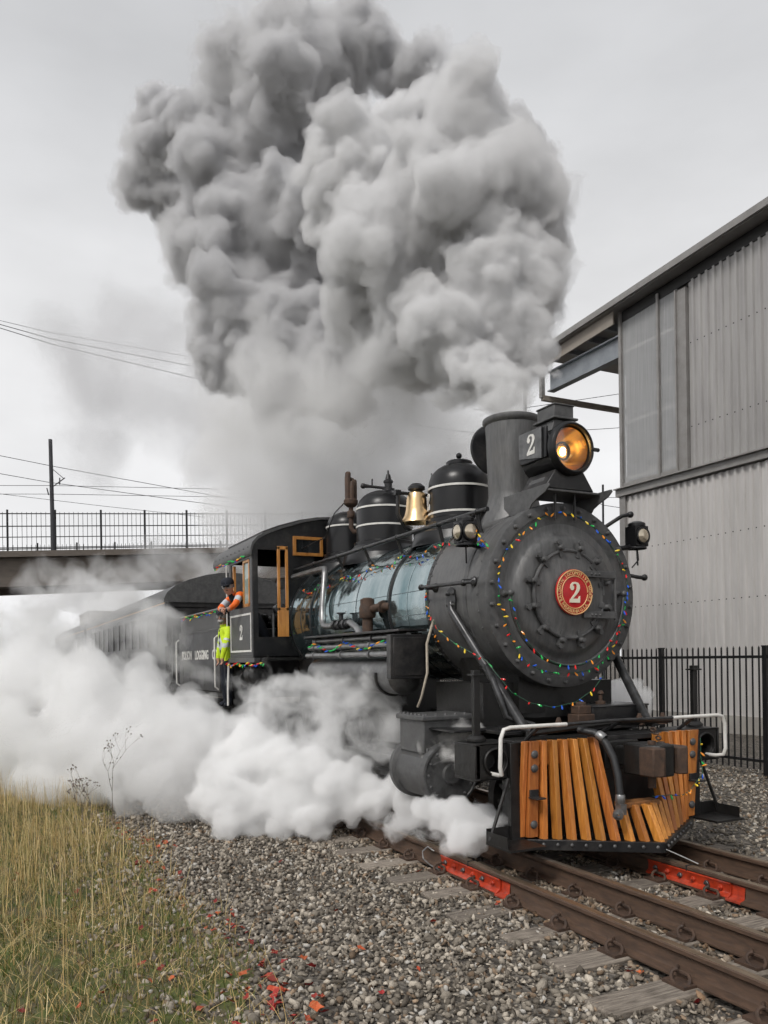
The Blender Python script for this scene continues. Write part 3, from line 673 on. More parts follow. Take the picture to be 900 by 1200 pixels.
# chime whistle
wh = MB(); wx, wy = -4.34, -0.32
for k in range(5):
    a = k * 2 * math.pi / 5; wh.lathe([(0, 4.06), (.042, 4.06), (.042, 4.30 + .035 * k), (.03, 4.32 + .035 * k), (0, 4.33 + .035 * k)], (wx + .05 * math.cos(a), wy + .05 * math.sin(a), 0), seg=9)
wh.lathe([(0, 3.95), (.06, 3.96), (.10, 4.0), (.105, 4.05), (.09, 4.07), (0, 4.07)], (wx, wy, 0), seg=18)
wh.tube([(wx, wy, 3.98), (wx, wy, 3.66), (wx + .02, wy + .03, 3.60), (wx + .12, wy + .2, 3.58)], .035, 10); wh.lathe([(.055, 3.80), (.06, 3.82), (.06, 3.88), (.05, 3.9)], (wx, wy, 0), seg=12)
wh.obj('chime_whistle', M['rust'], loco)
MB().tube([(wx, wy, 4.03), (wx - .25, wy, 4.06), (wx - .5, wy - .05, 3.95), (wx - .75, wy - .1, 3.62), (-5.55, wy - .3, 3.5)], .009, 6).obj('whistle_cord', M['black'], loco)
# bell in its yoke
bx, by = -2.18, -0.42
bell = MB().lathe([(0, 3.76), (.06, 3.76), (.10, 3.735), (.122, 3.66), (.132, 3.54), (.152, 3.46), (.19, 3.40), (.195, 3.38), (.18, 3.38), (.12, 3.48), (0, 3.62)], (bx, by, 0), seg=40).obj('bell', M['bronze'], loco)
yk = MB().tube([(bx - .02, by - .24, 3.72), (bx - .02, by - .25, 3.48), (bx - .02, by - .16, 3.32), (bx - .02, by, 3.25), (bx - .02, by + .16, 3.32), (bx - .02, by + .25, 3.48), (bx - .02, by + .24, 3.72)], .022, 10)
yk.tube([(bx - .02, by - .27, 3.73), (bx - .02, by + .27, 3.73)], .02, 10).lathe([(.06, 3.74), (.08, 3.77), (.105, 3.78), (.105, 3.81), (.06, 3.85), (0, 3.86)], (bx, by, 0), seg=18).box((bx - .02, by - .25, 3.73), (.06, .07, .06)).tube([(bx - .02, by, 3.25), (bx - .02, by + .05, 3.0)], .04, 10)
yk.obj('bell_yoke', M['black'], loco)
MB().tube([(-2.75, 0.12, 3.2), (-2.75, 0.12, 4.15)], .012, 6).obj('aerial', M['silver'], loco)

# boiler handrails with stanchions, both sides
for s in (-1, 1):
    MB().tube([(-0.36, s * 0.62, 3.22), (-0.6, s * .66, 3.21), (-5.6, s * 0.74, 3.16)], 0.024, 10).obj('boiler_handrail', M['pipe'], loco)
    for x in (-0.5, -1.25, -2.2, -3.1, -3.95, -4.8):
        yb = s * 0.60; zb = AZ + math.sqrt(.88 ** 2 - .60 ** 2); yt = s * (0.64 + .1 * (-x / 5.6)); zt = 3.215 - .05 * (-x / 5.6)
        MB().tube([(x, yb, zb - .03), (x, yt, zt)], .02, 8).sphere((x, yt, zt), .036, 12).lathe([(.045, 0), (.045, .02), (.02, .04)], (x, yb, zb - .02), (0, s * .68, .73), 10).obj('handrail_stanchion', M['black'], loco)
MB().tube([(-0.95, -0.30, 3.30), (-1.0, -0.40, 3.19), (-0.75, -0.52, 3.10), (-0.42, -0.62, 3.20)], .018, 8).obj('blower_pipe', M['black'], loco)
# short grab rail on the smokebox
gr = MB().tube([(-1.05, -1.0, 2.49), (-0.05, -1.0, 2.46)], .019, 10).sphere((-1.05, -1.0, 2.49), .034).sphere((-.22, -1.0, 2.465), .036)
for x in (-0.95, -.22): gr.tube([(x, -0.86, 2.48), (x, -1.0, 2.48)], .022, 8).lathe([(.05, 0), (.05, .02), (.02, .05)], (x, -.875, 2.48), (0, -1, 0), 10)
gr.obj('grab_rail', M['pipe'], loco)
# pipework on the right flank
MB().tube([(-5.5, -.80, 3.04), (-4.35, -.80, 3.04), (-4.12, -.83, 3.02), (-4.05, -.86, 2.94), (-3.98, -.93, 2.5), (-3.92, -.96, 2.28), (-3.82, -.97, 2.20), (-3.6, -.97, 2.19), (-2.95, -.97, 2.21), (-2.75, -.98, 2.14), (-2.6, -.99, 2.05)], .042, 10).obj('feed_pipe', M['silver'], loco)
fv = MB().tube([(-3.5, -.97, 2.195), (-3.0, -.97, 2.2)], .05, 10)
for x in (-3.42, -3.25, -3.1): fv.lathe([(.05, -.03), (.07, -.03), (.07, .03), (.05, .03)], (x, -.97, 2.2), PX, 8)
fv.lathe([(0, 0), (.03, 0), (.03, .09), (.06, .1), (.06, .115), (0, .115)], (-3.25, -.97, 2.24), seg=10)
fv.obj('pipe_valve', M['pipe'], loco)
cv = MB().tube([(-2.38, -1.0, 2.0), (-2.38, -1.0, 2.30)], .065, 12).lathe([(.09, 2.24), (.10, 2.27), (.10, 2.36), (.085, 2.40), (.085, 2.46), (.05, 2.48), (0, 2.48)], (-2.38, -1.0, 0), seg=14)
cv.tube([(-2.38, -1.0, 2.33), (-2.18, -.93, 2.36), (-2.05, -.86, 2.36)], .05, 10).lathe([(.075, 0), (.075, .03), (.04, .04)], (-2.16, -.92, 2.36), (1, .3, 0), 8)
cv.obj('check_valve', M['rust'], loco)
for k, (yy, zz, r_) in enumerate(((-1.16, 1.99, .034), (-1.22, 1.90, .034), (-1.26, 1.80, .034))):
    mb = MB().tube([(-3.72, yy, zz), (-1.05, yy, zz)], r_, 10)
    for x in (-3.6, -2.7, -1.9, -1.3): mb.lathe([(.034, -.02), (.048, -.02), (.048, .02), (.034, .02)], (x + .07 * k, yy, zz), PX, 10)
    mb.obj('cooling_pipe', M['silver'], loco)
MB().box((-2.4, -1.12, 2.045), (2.75, 0.34, .025)).obj('running_board', M['black'], loco, bev=.004)
tank = MB().lathe([(0, -3.66), (.14, -3.64), (.20, -3.58), (.20, -1.22), (.14, -1.16), (0, -1.14)], (0, -1.12, 1.565), PX, 40)
tank.obj('air_reservoir', M['steel'], loco)
for x in (-3.1, -1.5): MB().tube([(x, -1.12 + .21 * math.cos(math.radians(a)), 1.565 + .21 * math.sin(math.radians(a))) for a in range(-190, 15, 12)], .016, 6).obj('reservoir_strap', M['black'], loco)
bx_ = MB().box((-1.06, -1.18, 1.77), (0.10, 0.42, 0.46)).box((-1.06, -1.18, 1.77), (.12, .36, .40)).box((-1.6, -1.0, 2.0), (1.0, .06, .05))
bx_.obj('step_box', M['black'], loco, bev=.006)

# cab
cab_prof = [(-1.47, 3.40), (-1.47, 3.46), (-1.44, 3.56), (-1.36, 3.65), (-1.2, 3.74), (-0.95, 3.84), (-0.6, 3.95), (-0.3, 4.01), (0, 4.03)]
prof = cab_prof + [(-a, b) for a, b in cab_prof[::-1][1:]]
cab = thing if False else None
inner = [(a * .985, b - .035) for a, b in prof]
roof = MB().ext(prof + inner[::-1], (-7.78, 0, 0), (0, 1, 0), (0, 0, 1), (2.25, 0, 0)).obj('cab_roof', M['graphite2'], loco, smooth=50)
MB().ext([(a * 1.004, b + .03) for a, b in prof[4:-4]] + [(a, b + .004) for a, b in prof[4:-4]][::-1], (-7.74, 0, 0), (0, 1, 0), (0, 0, 1), (2.0, 0, 0)).obj('roof_covering', M['black'], roof)
for k in range(9): inst(rivet_me, 'rivet', (-7.6 + .24 * k, -1.468, 3.5), roof, rot=(0, 0, -math.pi / 2))
wall = MB()
wall.ext([(a * .985, max(b - .02, 3.46)) for a, b in prof], (-5.62, 0, 0), (0, 1, 0), (0, 0, 1), (.03, 0, 0))
wall.box((-5.605, -1.38, 2.64), (.03, .08, 1.66)).box((-5.605, -1.10, 1.965), (.03, .49, .29)).box((-5.605, -.63, 2.64), (.03, .45, 1.66))
wall.box((-5.605, 1.38, 2.64), (.03, .08, 1.66)).box((-5.605, .90, 2.64), (.03, .9, 1.66))
wall.obj('cab_front', M['black'], loco)
dl = MB(); dl.box((-5.42, -1.0, 2.31), (.045, .17, .40)).box((-5.42, -1.065, 3.0), (.045, .04, .98)).box((-5.42, -.935, 3.0), (.045, .04, .98)).box((-5.42, -1.0, 3.47), (.045, .17, .05)).box((-5.42, -1.0, 2.53), (.045, .17, .05))
dl.obj('cab_door', M['cabwood'], loco, bev=.004)
fr = MB(); fr.box((-5.575, -.52, 3.665), (.04, .50, .05)).box((-5.575, -.52, 3.41), (.04, .50, .05)).box((-5.575, -.745, 3.537), (.04, .05, .21)).box((-5.575, -.295, 3.537), (.04, .05, .21))
fw_ = fr.obj('cab_front_window', M['cabwood'], loco, bev=.004)
MB().box((-5.58, -.52, 3.537), (.012, .40, .205)).obj('pane', M['glass'], fw_)
for s in (-1, 1):
    yy = s * 1.42
    side = MB().box((-6.24, yy, 2.19), (1.27, .03, .80)).box((-6.24, yy, 3.38), (1.27, .03, .10)).box((-5.66, yy, 2.96), (.11, .03, .74)).box((-6.83, yy, 2.96), (.09, .03, .74))
    side.obj('cab_side', M['graphite2'], loco, bev=.003)
    fr = MB(); z0, z1, x0, x1, yf = 1.90, 2.475, -6.80, -5.68, yy + s * .018
    for z in (z0, z1): fr.box(((x0 + x1) / 2, yf, z), (x1 - x0 + .03, .006, .03))
    for x in (x0, x1): fr.box((x, yf, (z0 + z1) / 2), (.03, .006, z1 - z0 - .03))
    fr.obj('panel_lining', M['white'], loco)
    t = two(.24, Vector((-6.2, yf, 2.2)), Vector((1 if s < 0 else -1, 0, 0)), pv, Vector((0, s, 0)), .004); t.obj('cab_number', M['white'], loco, smooth=0)
    wf = MB(); wf.box((-5.80, yy - s * .015, 2.95), (.05, .04, .70)).box((-6.10, yy - s * .015, 2.95), (.05, .04, .70)).box((-5.95, yy - s * .015, 3.31), (.34, .04, .05)).box((-5.95, yy - s * .015, 2.62), (.34, .04, .05))
    wfo = wf.obj('cab_side_window', M['cabwood'], loco, bev=.003)
    MB().box((-5.95, yy - s * .015, 2.96), (.26, .008, .64)).obj('pane', mat('pale_green_glass', (.30, .36, .33), (.2, .27, .25), rough=.08, scale=3, rvar=.03), wfo)
    MB().box((-6.72, yy - s * .03, 2.95), (.06, .04, .72)).obj('window_post', M['cabwood'], loco)
    for k in range(16): inst(rivet_me, 'rivet', (-6.82 + .078 * k, yy + s * .016, 1.835), loco, rot=(0, 0, s * math.pi / 2))
    MB().box((-6.3, s * 1.40, 1.755), (1.6, .09, .07)).obj('cab_sill', M['steel'], loco, bev=.004)
MB().box((-6.45, 0, 1.77), (1.9, 2.7, .05)).obj('cab_floor', M['grime'], loco)
bk = MB().lathe([(0, -5.70), (.80, -5.70), (.80, -5.6)], (0, 0, 2.32), PX, 40); bk.obj('backhead', M['greentube'], loco)
gg = MB()
for k in range(9):
    a = (math.sin(k * 2.3) * .5 - .45, 2.3 + .13 * k % .9)
    gg.tube([(-5.72, a[0], a[1]), (-5.84, a[0], a[1])], .05 + .015 * (k % 3), 12)
gg.tube([(-5.85, -.6, 2.0), (-5.9, -.75, 2.9), (-5.8, -.5, 3.2)], .02, 8); gg.tube([(-5.9, -1.0, 1.8), (-5.9, -1.0, 2.5)], .03, 8)
gg.obj('cab_gauges', M['steel'], loco)
MB().box((-5.95, .62, 2.0), (.4, .5, .06)).box((-6.1, .85, 2.25), (.06, .5, .5)).obj('cab_seat', M['grime'], loco)
MB().box((-7.40, 0.60, 2.62), (.03, 1.70, 1.62)).box((-7.4, -.9, 3.0), (.03, .14, .9)).ext([(a * .97, max(b - .05, 3.42)) for a, b in prof], (-7.42, 0, 0), (0, 1, 0), (0, 0, 1), (.03, 0, 0)).obj('cab_rear', M['grime'], loco)
tp = MB().tube([(-6.95, -1.44, 1.72), (-6.95, -1.46, 1.30), (-6.92, -1.47, 1.0)], .018, 8).tube([(-6.98, -1.45, 2.3), (-6.98, -1.45, 3.4)], .012, 8); tp.obj('cab_grab_iron', M['white'], loco)
ej = MB().lathe([(0, 0), (.13, .01), (.16, .05), (.16, .30), (.11, .36), (0, .37)], (-6.25, -1.25, 1.52), PX, 24).tube([(-6.5, -1.2, 1.6), (-6.55, -1.25, 1.4), (-6.2, -1.3, 1.25), (-5.7, -1.3, 1.45)], .03, 8).lathe([(.1, 0), (.14, .02), (.14, .1), (0, .12)], (-6.55, -1.25, 1.45), PX, 16)
ej.obj('injector', M['grime'], loco)

# frame, wheels, rods, cylinders
fr = MB()
for s in (-1, 1): fr.box((-3.4, s * .55, .86), (7.6, .10, .36))
fr.box((-4.6, 0, 1.35), (2.2, 1.3, .9)); fr.obj('frame', M['grime'], loco, bev=.01)
def wheel(x, y, r, n, name, spoke=True, cw=False):
    s = -1 if y < 0 else 1
    tyre = MB().lathe([(r - .10, -.06), (r + .02, -.06), (r + .025, -.045), (r, -.035), (r - .006, .06), (r - .012, .065), (r - .10, .065), (r - .10, -.06)], (x, y, r), (0, s, 0), 48)
    tyre.lathe([(0, .075), (.10, .075), (.12, .06), (.12, -.06), (0, -.06)], (x, y, r), (0, s, 0), 28)
    for k in range(n):
        a = 2 * math.pi * k / n + .1
        d = Vector((math.cos(a), 0, math.sin(a))); c = Vector((x, y, r))
        tyre.tube([c + d * .10, c + d * (r - .08)], [.034, .024], 8)
    if cw: tyre.ext([(r * .8 * math.cos(a), r * .8 * math.sin(a)) for a in [math.radians(q) for q in range(200, 341, 14)]], (x, y, r), (1, 0, 0), (0, 0, 1), (0, s * .06, 0))
    return tyre.obj(name, M['grime'], loco)
for x in (-1.95, -3.0, -4.05, -5.1):
    for y in (-.765, .765): wheel(x, y, .56, 14, 'driving_wheel', cw=True)
for y in (-.765, .765): wheel(.30, y, .42, 12, 'pilot_wheel'); wheel(-6.5, y, .42, 12, 'trailing_wheel')
for s in (-1, 1):
    MB().box((-3.5, s * .90, .50), (3.3, .05, .11)).obj('side_rod', M['steel'], loco, bev=.008)
    MB().box((-2.1, s * .98, .60), (2.0, .05, .10)).obj('main_rod', M['steel'], loco, bev=.008)
    MB().box((-1.6, s * 1.08, .80), (.9, .09, .06)).box((-1.6, s * 1.08, .48), (.9, .09, .06)).obj('crosshead_guide', M['steel'], loco)
    yc = s * 1.10
    cyl = MB().lathe([(0, -1.06), (.27, -1.06), (.31, -1.04), (.31, -.98), (.275, -.96), (.275, -.44), (.31, -.42), (.315, -.36), (.305, -.33), (.285, -.325), (.275, -.335), (.10, -.33), (.09, -.30), (0, -.295)], (0, yc, .635), PX, 64).obj('cylinder', M['graphite2'], loco)
    for k in range(14):
        a = 2 * math.pi * k / 14; inst(bolt_me, 'bolt', (-.322, yc + .245 * math.cos(a), .635 + .245 * math.sin(a)), cyl, scale=(.6, .6, .6))
    ch = MB().box((-.66, s * .99, .995), (.50, .72, .33)).box((-.66, s * .99, 1.172), (.56, .78, .05)).box((-.66, s * 1.0, .83), (.54, .66, .12)).box((-.69, s * .6, .9), (.5, .5, .6))
    cho = ch.obj('valve_chest', M['graphite2'], loco, bev=.012)
    for k in range(7):
        for y2 in (s * 1.345,): inst(rivet_me, 'stud', (-.9 + .08 * k, y2, 1.205), cho, rot=(0, -math.pi / 2, 0), scale=(1.6, 1.1, 1.1))
        inst(rivet_me, 'stud', (-.42, s * (.66 + .11 * k), 1.205), cho, rot=(0, -math.pi / 2, 0), scale=(1.6, 1.1, 1.1))
MB().lathe([(.5, 1.0), (.62, 1.15), (.60, 1.5), (.66, 1.75)], (-.72, 0, 0), seg=32).box((-.66, 0, 1.1), (.9, 1.6, .8)).box((-.62, 0, 1.45), (1.0, .9, .5)).obj('smokebox_saddle', M['grime'], loco)
mb = MB().tube([(-.35, -.72, 1.65), (-.05, -.85, 1.66), (.1, -.9, 1.55), (.2, -.82, 1.2), (.32, -.6, 1.12)], .03, 10); mb.obj('steam_pipe', M['pipe'], loco)
MB().tube([(-1.05, -.86, 2.15), (-.95, -1.0, 1.9), (-.86, -1.05, 1.6), (-.9, -1.1, 1.35), (-.98, -1.1, 1.25)], .014, 6).obj('lubricator_pipe', mat('cream_lagging', (.5, .45, .36), (.3, .25, .2), rough=.8, scale=30), loco)

# front deck and buffer beam
dk = MB().box((-.02, 0, 1.065), (.78, 1.9, .03)).box((.30, 0, 1.10), (.10, 1.9, .04)).box((-.2, -1.1, 1.075), (.5, .38, .02)).box((-.2, 1.1, 1.075), (.5, .38, .02)); dk.obj('front_deck', M['black'], loco, bev=.004)
MB().box((.50, 0, .865), (.24, 2.1, .33)).obj('buffer_beam', M['grime'], loco, bev=.012)
for s in (-1, 1):
    yb = s * 1.235
    pk = MB(); x0, x1 = .30, .62
    nseg = 24; hole = [(.10 * math.cos(2 * math.pi * k / nseg), .10 * math.sin(2 * math.pi * k / nseg)) for k in range(nseg)]
    sq = []
    for k in range(nseg):
        a = 2 * math.pi * k / nseg; c_, s_ = math.cos(a), math.sin(a); f_ = .155 / max(abs(c_), abs(s_)); sq.append((f_ * c_, f_ * s_))
    O = Vector((x1, yb, .865)); n0 = len(pk.v)
    def P3(ab, x): return (x, yb + ab[0], .865 + ab[1])
    vs = [P3(q, x1) for q in hole] + [P3(q, x1) for q in sq] + [P3((q[0] * .8, q[1] * .8), x1 - .13) for q in hole]
    fs = [(k, (k + 1) % nseg, nseg + (k + 1) % nseg, nseg + k) for k in range(nseg)] + [(k, (k + 1) % nseg, 2 * nseg + (k + 1) % nseg, 2 * nseg + k) for k in range(nseg)] + [tuple(range(2 * nseg, 3 * nseg))]
    pk.add(vs, fs)
    pk.box((.45, yb, 1.012), (.34, .40, .02)).box((.45, yb, .718), (.34, .40, .02)).box((.45, s * 1.058, .865), (.335, .02, .28)).box((.45, s * 1.424, .865), (.335, .02, .28)).box((.33, yb, .865), (.02, .36, .28))
    pk.lathe([(.10, 0), (.125, .0), (.12, .022), (.105, .026), (.10, 0)], (x1, yb, .865), PX, 28)
    pk.obj('poling_pocket', M['grime'], loco, bev=.006)
    fp = MB().box((.43, s * 1.30, 1.32), (.045, .06, .56)).box((.43, s * 1.30, 1.6), (.12, .10, .016)).box((.43, s * 1.30, 1.615), (.05, .065, .05)).lathe([(.085, 1.03), (.085, 1.05), (.06, 1.075), (.05, 1.08)], (.43, s * 1.30, 0), seg=16); fp.obj('flag_post', M['grime'], loco, bev=.003)
    st = MB().tube([(-.62, s * .90, 2.30), (-.59, s * .91, 2.22), (.36, s * .74, 1.10), (.46, s * .72, 1.085)], [.04, .042, .048, .04], 14)
    st.ext([(-.07, -.10), (.07, -.10), (.09, 0), (.06, .10), (0, .13), (-.06, .10), (-.09, 0)], (-.62, s * .875, 2.33), (1, 0, 0), (0, 0, 1), (0, s * .03, 0)); st.obj('smokebox_brace', M['pipe'], loco)
    for q in ((-.05, .06), (.05, .06), (-.05, -.05), (.05, -.05)): inst(bolt_me, 'bolt', (-.62 + q[0], s * .92, 2.33 + q[1]), loco, rot=(0, 0, s * math.pi / 2), scale=(.8, .8, .8))
    hd = MB().tube([(.80, s * .62, 1.165), (.80, s * 1.20, 1.165), (.80, s * 1.27, 1.15), (.80, s * 1.30, 1.08), (.80, s * 1.31, .84), (.79, s * 1.29, .78), (.72, s * 1.27, .765), (.60, s * 1.27, .765)], .0175, 10); hd.obj('white_handhold', M['white'], loco)
MB().tube([(.80, -.62, 1.165), (.80, -.1, 1.172), (.80, .62, 1.165)], .0155, 10).tube([(.80, 0, 1.17), (.66, 0, 1.10), (.55, 0, 1.05)], .02, 8).tube([(.80, -.9, 1.165), (.60, -.9, 1.03)], .018, 8).tube([(.80, .9, 1.165), (.60, .9, 1.03)], .018, 8).obj('cut_lever', M['pipe'], loco)
mb = MB().tube([(.62, -.9, 1.08), (.66, -.3, 1.12), (.66, .2, 1.15), (.60, .8, 1.12)], .024, 8).tube([(.4, -.5, 1.1), (.5, .1, 1.13), (.45, .7, 1.1)], .03, 8); mb.obj('deck_pipes', M['grime'], loco)
tb = MB().box((.02, .52, 1.185), (.42, .72, .13)).box((.02, .52, 1.255), (.44, .74, .02)); tb.obj('tool_box', M['black'], loco, bev=.03)
MB().lathe([(.05, 1.26), (.05, 1.29), (.02, 1.30), (.02, 1.36), (.035, 1.37), (.02, 1.40), (0, 1.4)], (.02, .45, 0), seg=10).obj('box_handle', M['rust'], loco)
MB().box((.28, -.02, 1.15), (.16, .20, .10)).box((.28, -.02, 1.24), (.12, .15, .08)).lathe([(.05, 1.28), (.05, 1.31), (0, 1.32)], (.28, -.02, 0), seg=8).obj('deck_fitting', M['rust'], loco, bev=.008)
for (x, y) in ((.45, .55), (.5, .8), (.42, -.4)):
    MB().lathe([(.05, 1.08), (.05, 1.10), (.03, 1.11), (.03, 1.15), (.015, 1.19), (0, 1.19)], (x, y, 0), seg=8).obj('deck_stud', M['rust'], loco)

# wooden pilot
NS = 19; YT = .93
def vbot(y): return Vector((.70 + .58 * (1 - abs(y) / YT), y, .17 + .02 * abs(y)))
pilot = MB()
for s in (-1, 1):
    a, b = vbot(0), vbot(s * (YT + .06))
    pilot.ext([(0, -.055), (1, -.055), (1, .035), (0, .035)], a + Vector((.03, 0, -.03)), b - a, (0, 0, 1), Vector((.58, s * .93, 0)).normalized() * -.05)
    pilot.ext([(0, .0), (1, .0), (1, .03), (0, .03)], a + Vector((-.10, 0, -.06)), b - a, (0, 0, 1), Vector((.58, s * .93, 0)).normalized() * -.4)
pilot.box((.66, 0, 1.0), (.06, 1.9, .05)); pilot.box((.60, 0, .57), (.04, 1.86, .82)); pil = pilot.obj('pilot_frame_shade_sheet', M['black'], loco, bev=.005)  # tall thin box: added black sheet standing in for shade behind the slats
for k in range(9):
    for s in (-1, 1):
        c = vbot(s * (.05 + .1 * k)); inst(rivet_me, 'rivet', c + Vector((.034, s * .01, -.035)), pil, scale=(1.2, 1.2, 1.2))
def plank(p0, p1, wy, dx, m, name, par_):
    """a slat from p0 (top) to p1 (foot): width wy across, depth dx behind the face"""
    t = (p1 - p0); mb = MB()
    vs = []
    for p in (p0, p1):
        for a, b in ((0, -wy / 2), (0, wy / 2), (-dx, wy / 2), (-dx, -wy / 2)): vs.append(p + Vector((a, b, 0)))
    mb.add(vs, [(0, 1, 2, 3), (7, 6, 5, 4), (0, 4, 5, 1), (1, 5, 6, 2), (2, 6, 7, 3), (3, 7, 4, 0)])
    return mb.obj(name, m, par_, bev=.004)
for i in range(NS):
    y = -YT + 2 * YT * i / (NS - 1)
    if i in (0, NS - 1): continue
    top = Vector((.74 + .10 * (1 - abs(y) / YT), y * .99, 1.03)); bot = vbot(y) + Vector((.0, 0, 0)) ; bot.y = y * 1.0
    if -.22 < y < .55:
        t = .66; top = top.lerp(bot, t if y < .25 else .42)
    plank(top, bot, .048, .085, M['wood'], 'slat', loco)
for s in (-1, 1):
    y = s * (YT - .005)
    pl = plank(Vector((.755, y, 1.03)), vbot(y) + Vector((.02, 0, .02)), .095, .06, M['wood'], 'end_plank', loco)
    pl2 = plank(Vector((.74, s * (YT + .07), 1.03)), vbot(s * (YT + .07)) + Vector((.02, 0, .02)), .04, .05, M['wood'], 'edge_plank', loco)
    for z in (.92, .80, .32):
        f_ = (1.03 - z) / .86; x = .755 + (vbot(y).x + .02 - .755) * f_
        MB().sphere((x + .004, y, z), .036, 16, (.55, 1, 1)).obj('plank_bolt', M['graphite2'], loco)
    bb = MB().box((.70, s * .70, .92), (.03, .46, .20)); bb.obj('backing_board', M['wood'], loco)
    MB().box((.79, s * .93, .555), (.12, .10, .014)).box((.745, s * .93, .585), (.02, .09, .07)).obj('foot_peg', M['black'], loco, bev=.003)
    # side plate, brace and step below the beam
    sp_ = MB().box((.64, s * 1.045, .60), (.05, .13, .84)).box((.55, s * 1.045, .6), (.2, .02, .8)); sp_.obj('step_hanger', M['grime'], loco, bev=.005)
    stp = MB().box((.80, s * 1.16, .185), (.36, .36, .018)).ext([(0, 0), (.30, 0), (.30, .10), (0, .10)], (.63, s * 1.33, .19), (1, 0, 0), (0, 0, 1), (0, s * .008, 0)).box((.63, s * 1.16, .25), (.012, .36, .12))
    stp.tube([(.68, s * 1.34, .22), (.66, s * 1.13, .72)], .016, 6); stp.obj('footstep', M['grime'], loco)
MB().box((.98, .0, .46), (.14, .40, .045)).obj('foot_board', M['woodend'], loco, bev=.006)
# coupler
cp = MB().box((.86, .02, .86), (.55, .16, .17)).box((.72, .02, .86), (.12, .40, .26))
cp.ext([(-.20, -.14), (.02, -.14), (.16, -.06), (.16, .10), (.06, .15), (-.14, .15), (-.20, .08)], (1.14, .02, .72), (1, 0, 0), (0, 1, 0), (0, 0, .27)).obj('coupler', M['grime'], loco, bev=.015)
MB().ext([(-.06, -.17), (.10, -.16), (.13, -.06), (.10, -.02), (-.04, -.03)], (1.24, .0, .735), (1, 0, 0), (0, 1, 0), (0, 0, .24)).obj('coupler_knuckle', M['rust'], loco, bev=.012)
MB().ext([(-.1, -.05), (.10, -.05), (.14, .02), (.06, .10), (-.1, .10)], (1.22, .19, .74), (1, 0, 0), (0, 1, 0), (0, 0, .23)).obj('guard_arm', M['rust'], loco, bev=.012)
MB().tube([(1.18, -.02, .62), (1.18, -.02, 1.02)], .035, 10).obj('knuckle_pin', M['rust'], loco)
chn = MB()
for k in range(5): chn.tube([Vector((.98 + .03 * k, .20, 1.09 - .035 * k)) + Vector((.028 * math.cos(a), (.016 * math.sin(a)) if k % 2 else 0, 0 if k % 2 else .016 * math.sin(a))) for a in [2 * math.pi * q / 10 for q in range(10)]], .009, 6, closed=True)
chn.obj('lever_chain', M['rust'], loco)
hose = MB().tube([(.72, -.42, 1.10), (.86, -.36, 1.08), (.95, -.32, 1.0), (1.02, -.30, .88), (1.07, -.30, .74), (1.10, -.31, .60), (1.11, -.31, .53)], .033, 12).obj('brake_hose', M['rubber'], loco)
MB().lathe([(.036, 0), (.042, .01), (.042, .07), (.036, .08)], (1.108, -.31, .50), (0, 0, 1), 14).box((1.115, -.31, .455), (.07, .06, .09)).lathe([(.03, 0), (.045, .01), (.045, .05), (.02, .06)], (1.12, -.34, .43), (.5, -.6, -.3), 12).obj('hose_coupling', M['silver'], hose)
MB().lathe([(.036, 0), (.042, .01), (.042, .07), (.036, .08)], (.88, -.35, 1.075), (.8, .3, -.5), 14).obj('hose_clamp', M['silver'], hose)
MB().tube([(1.30, .0, .12), (1.42, .10, .06), (1.5, .16, .02)], .006, 6).obj('wire_end', M['silver'], loco)

# class lamps on the smokebox
def class_lamp(x, y, z, s):
    b = MB().box((x, y, z), (.16, .17, .21)).lathe([(.09, 0), (.09, .03), (.05, .05), (0, .055)], (x, y, z + .105), seg=16).lathe([(.1, 0), (.1, .02), (.08, .03)], (x, y, z - .13), seg=16)
    b.tube([(x - .02, y - s * .05, z - .1), (x - .02, y - s * .14, z - .12), (x - .02, y - s * .24, z - .13)], .026, 8).tube([(x, y, z - .1), (x + .01, y, z - .30)], .01, 6)
    o = b.obj('class_lamp', M['gloss'], loco, bev=.01)
    for d in ((1, 0, 0), (0, s, 0)):
        dd = Vector(d); c = Vector((x, y, z)) + dd * .075
        MB().lathe([(.085, 0), (.09, .01), (.09, .025), (.075, .03)], c, dd, 24).obj('lamp_rim', M['gloss'], o)
        MB().lathe([(.076, .02), (.055, .038), (.025, .046), (0, .048)], c, dd, 24).obj('lamp_lens', M['lens'], o)
class_lamp(-.30, -.92, 2.96, -1)
class_lamp(.0, .98, 2.98, 1)
MB().tube([(.0, .98, 2.88), (.0, 1.0, 2.74), (-.02, .93, 2.66)], .009, 6).obj('lamp_cable', M['rubber'], loco)
MB().tube([(-.1, .88, 2.60), (.0, 1.0, 2.56), (0, 1.06, 2.56)], .02, 8).sphere((0, 1.08, 2.56), .035).obj('side_handrail_end', M['black'], loco)
MB().tube([(-.1, .6, 3.05), (0, .78, 3.18), (.02, .86, 3.2)], .02, 8).sphere((.02, .88, 3.2), .035).obj('side_handrail_end', M['black'], loco)

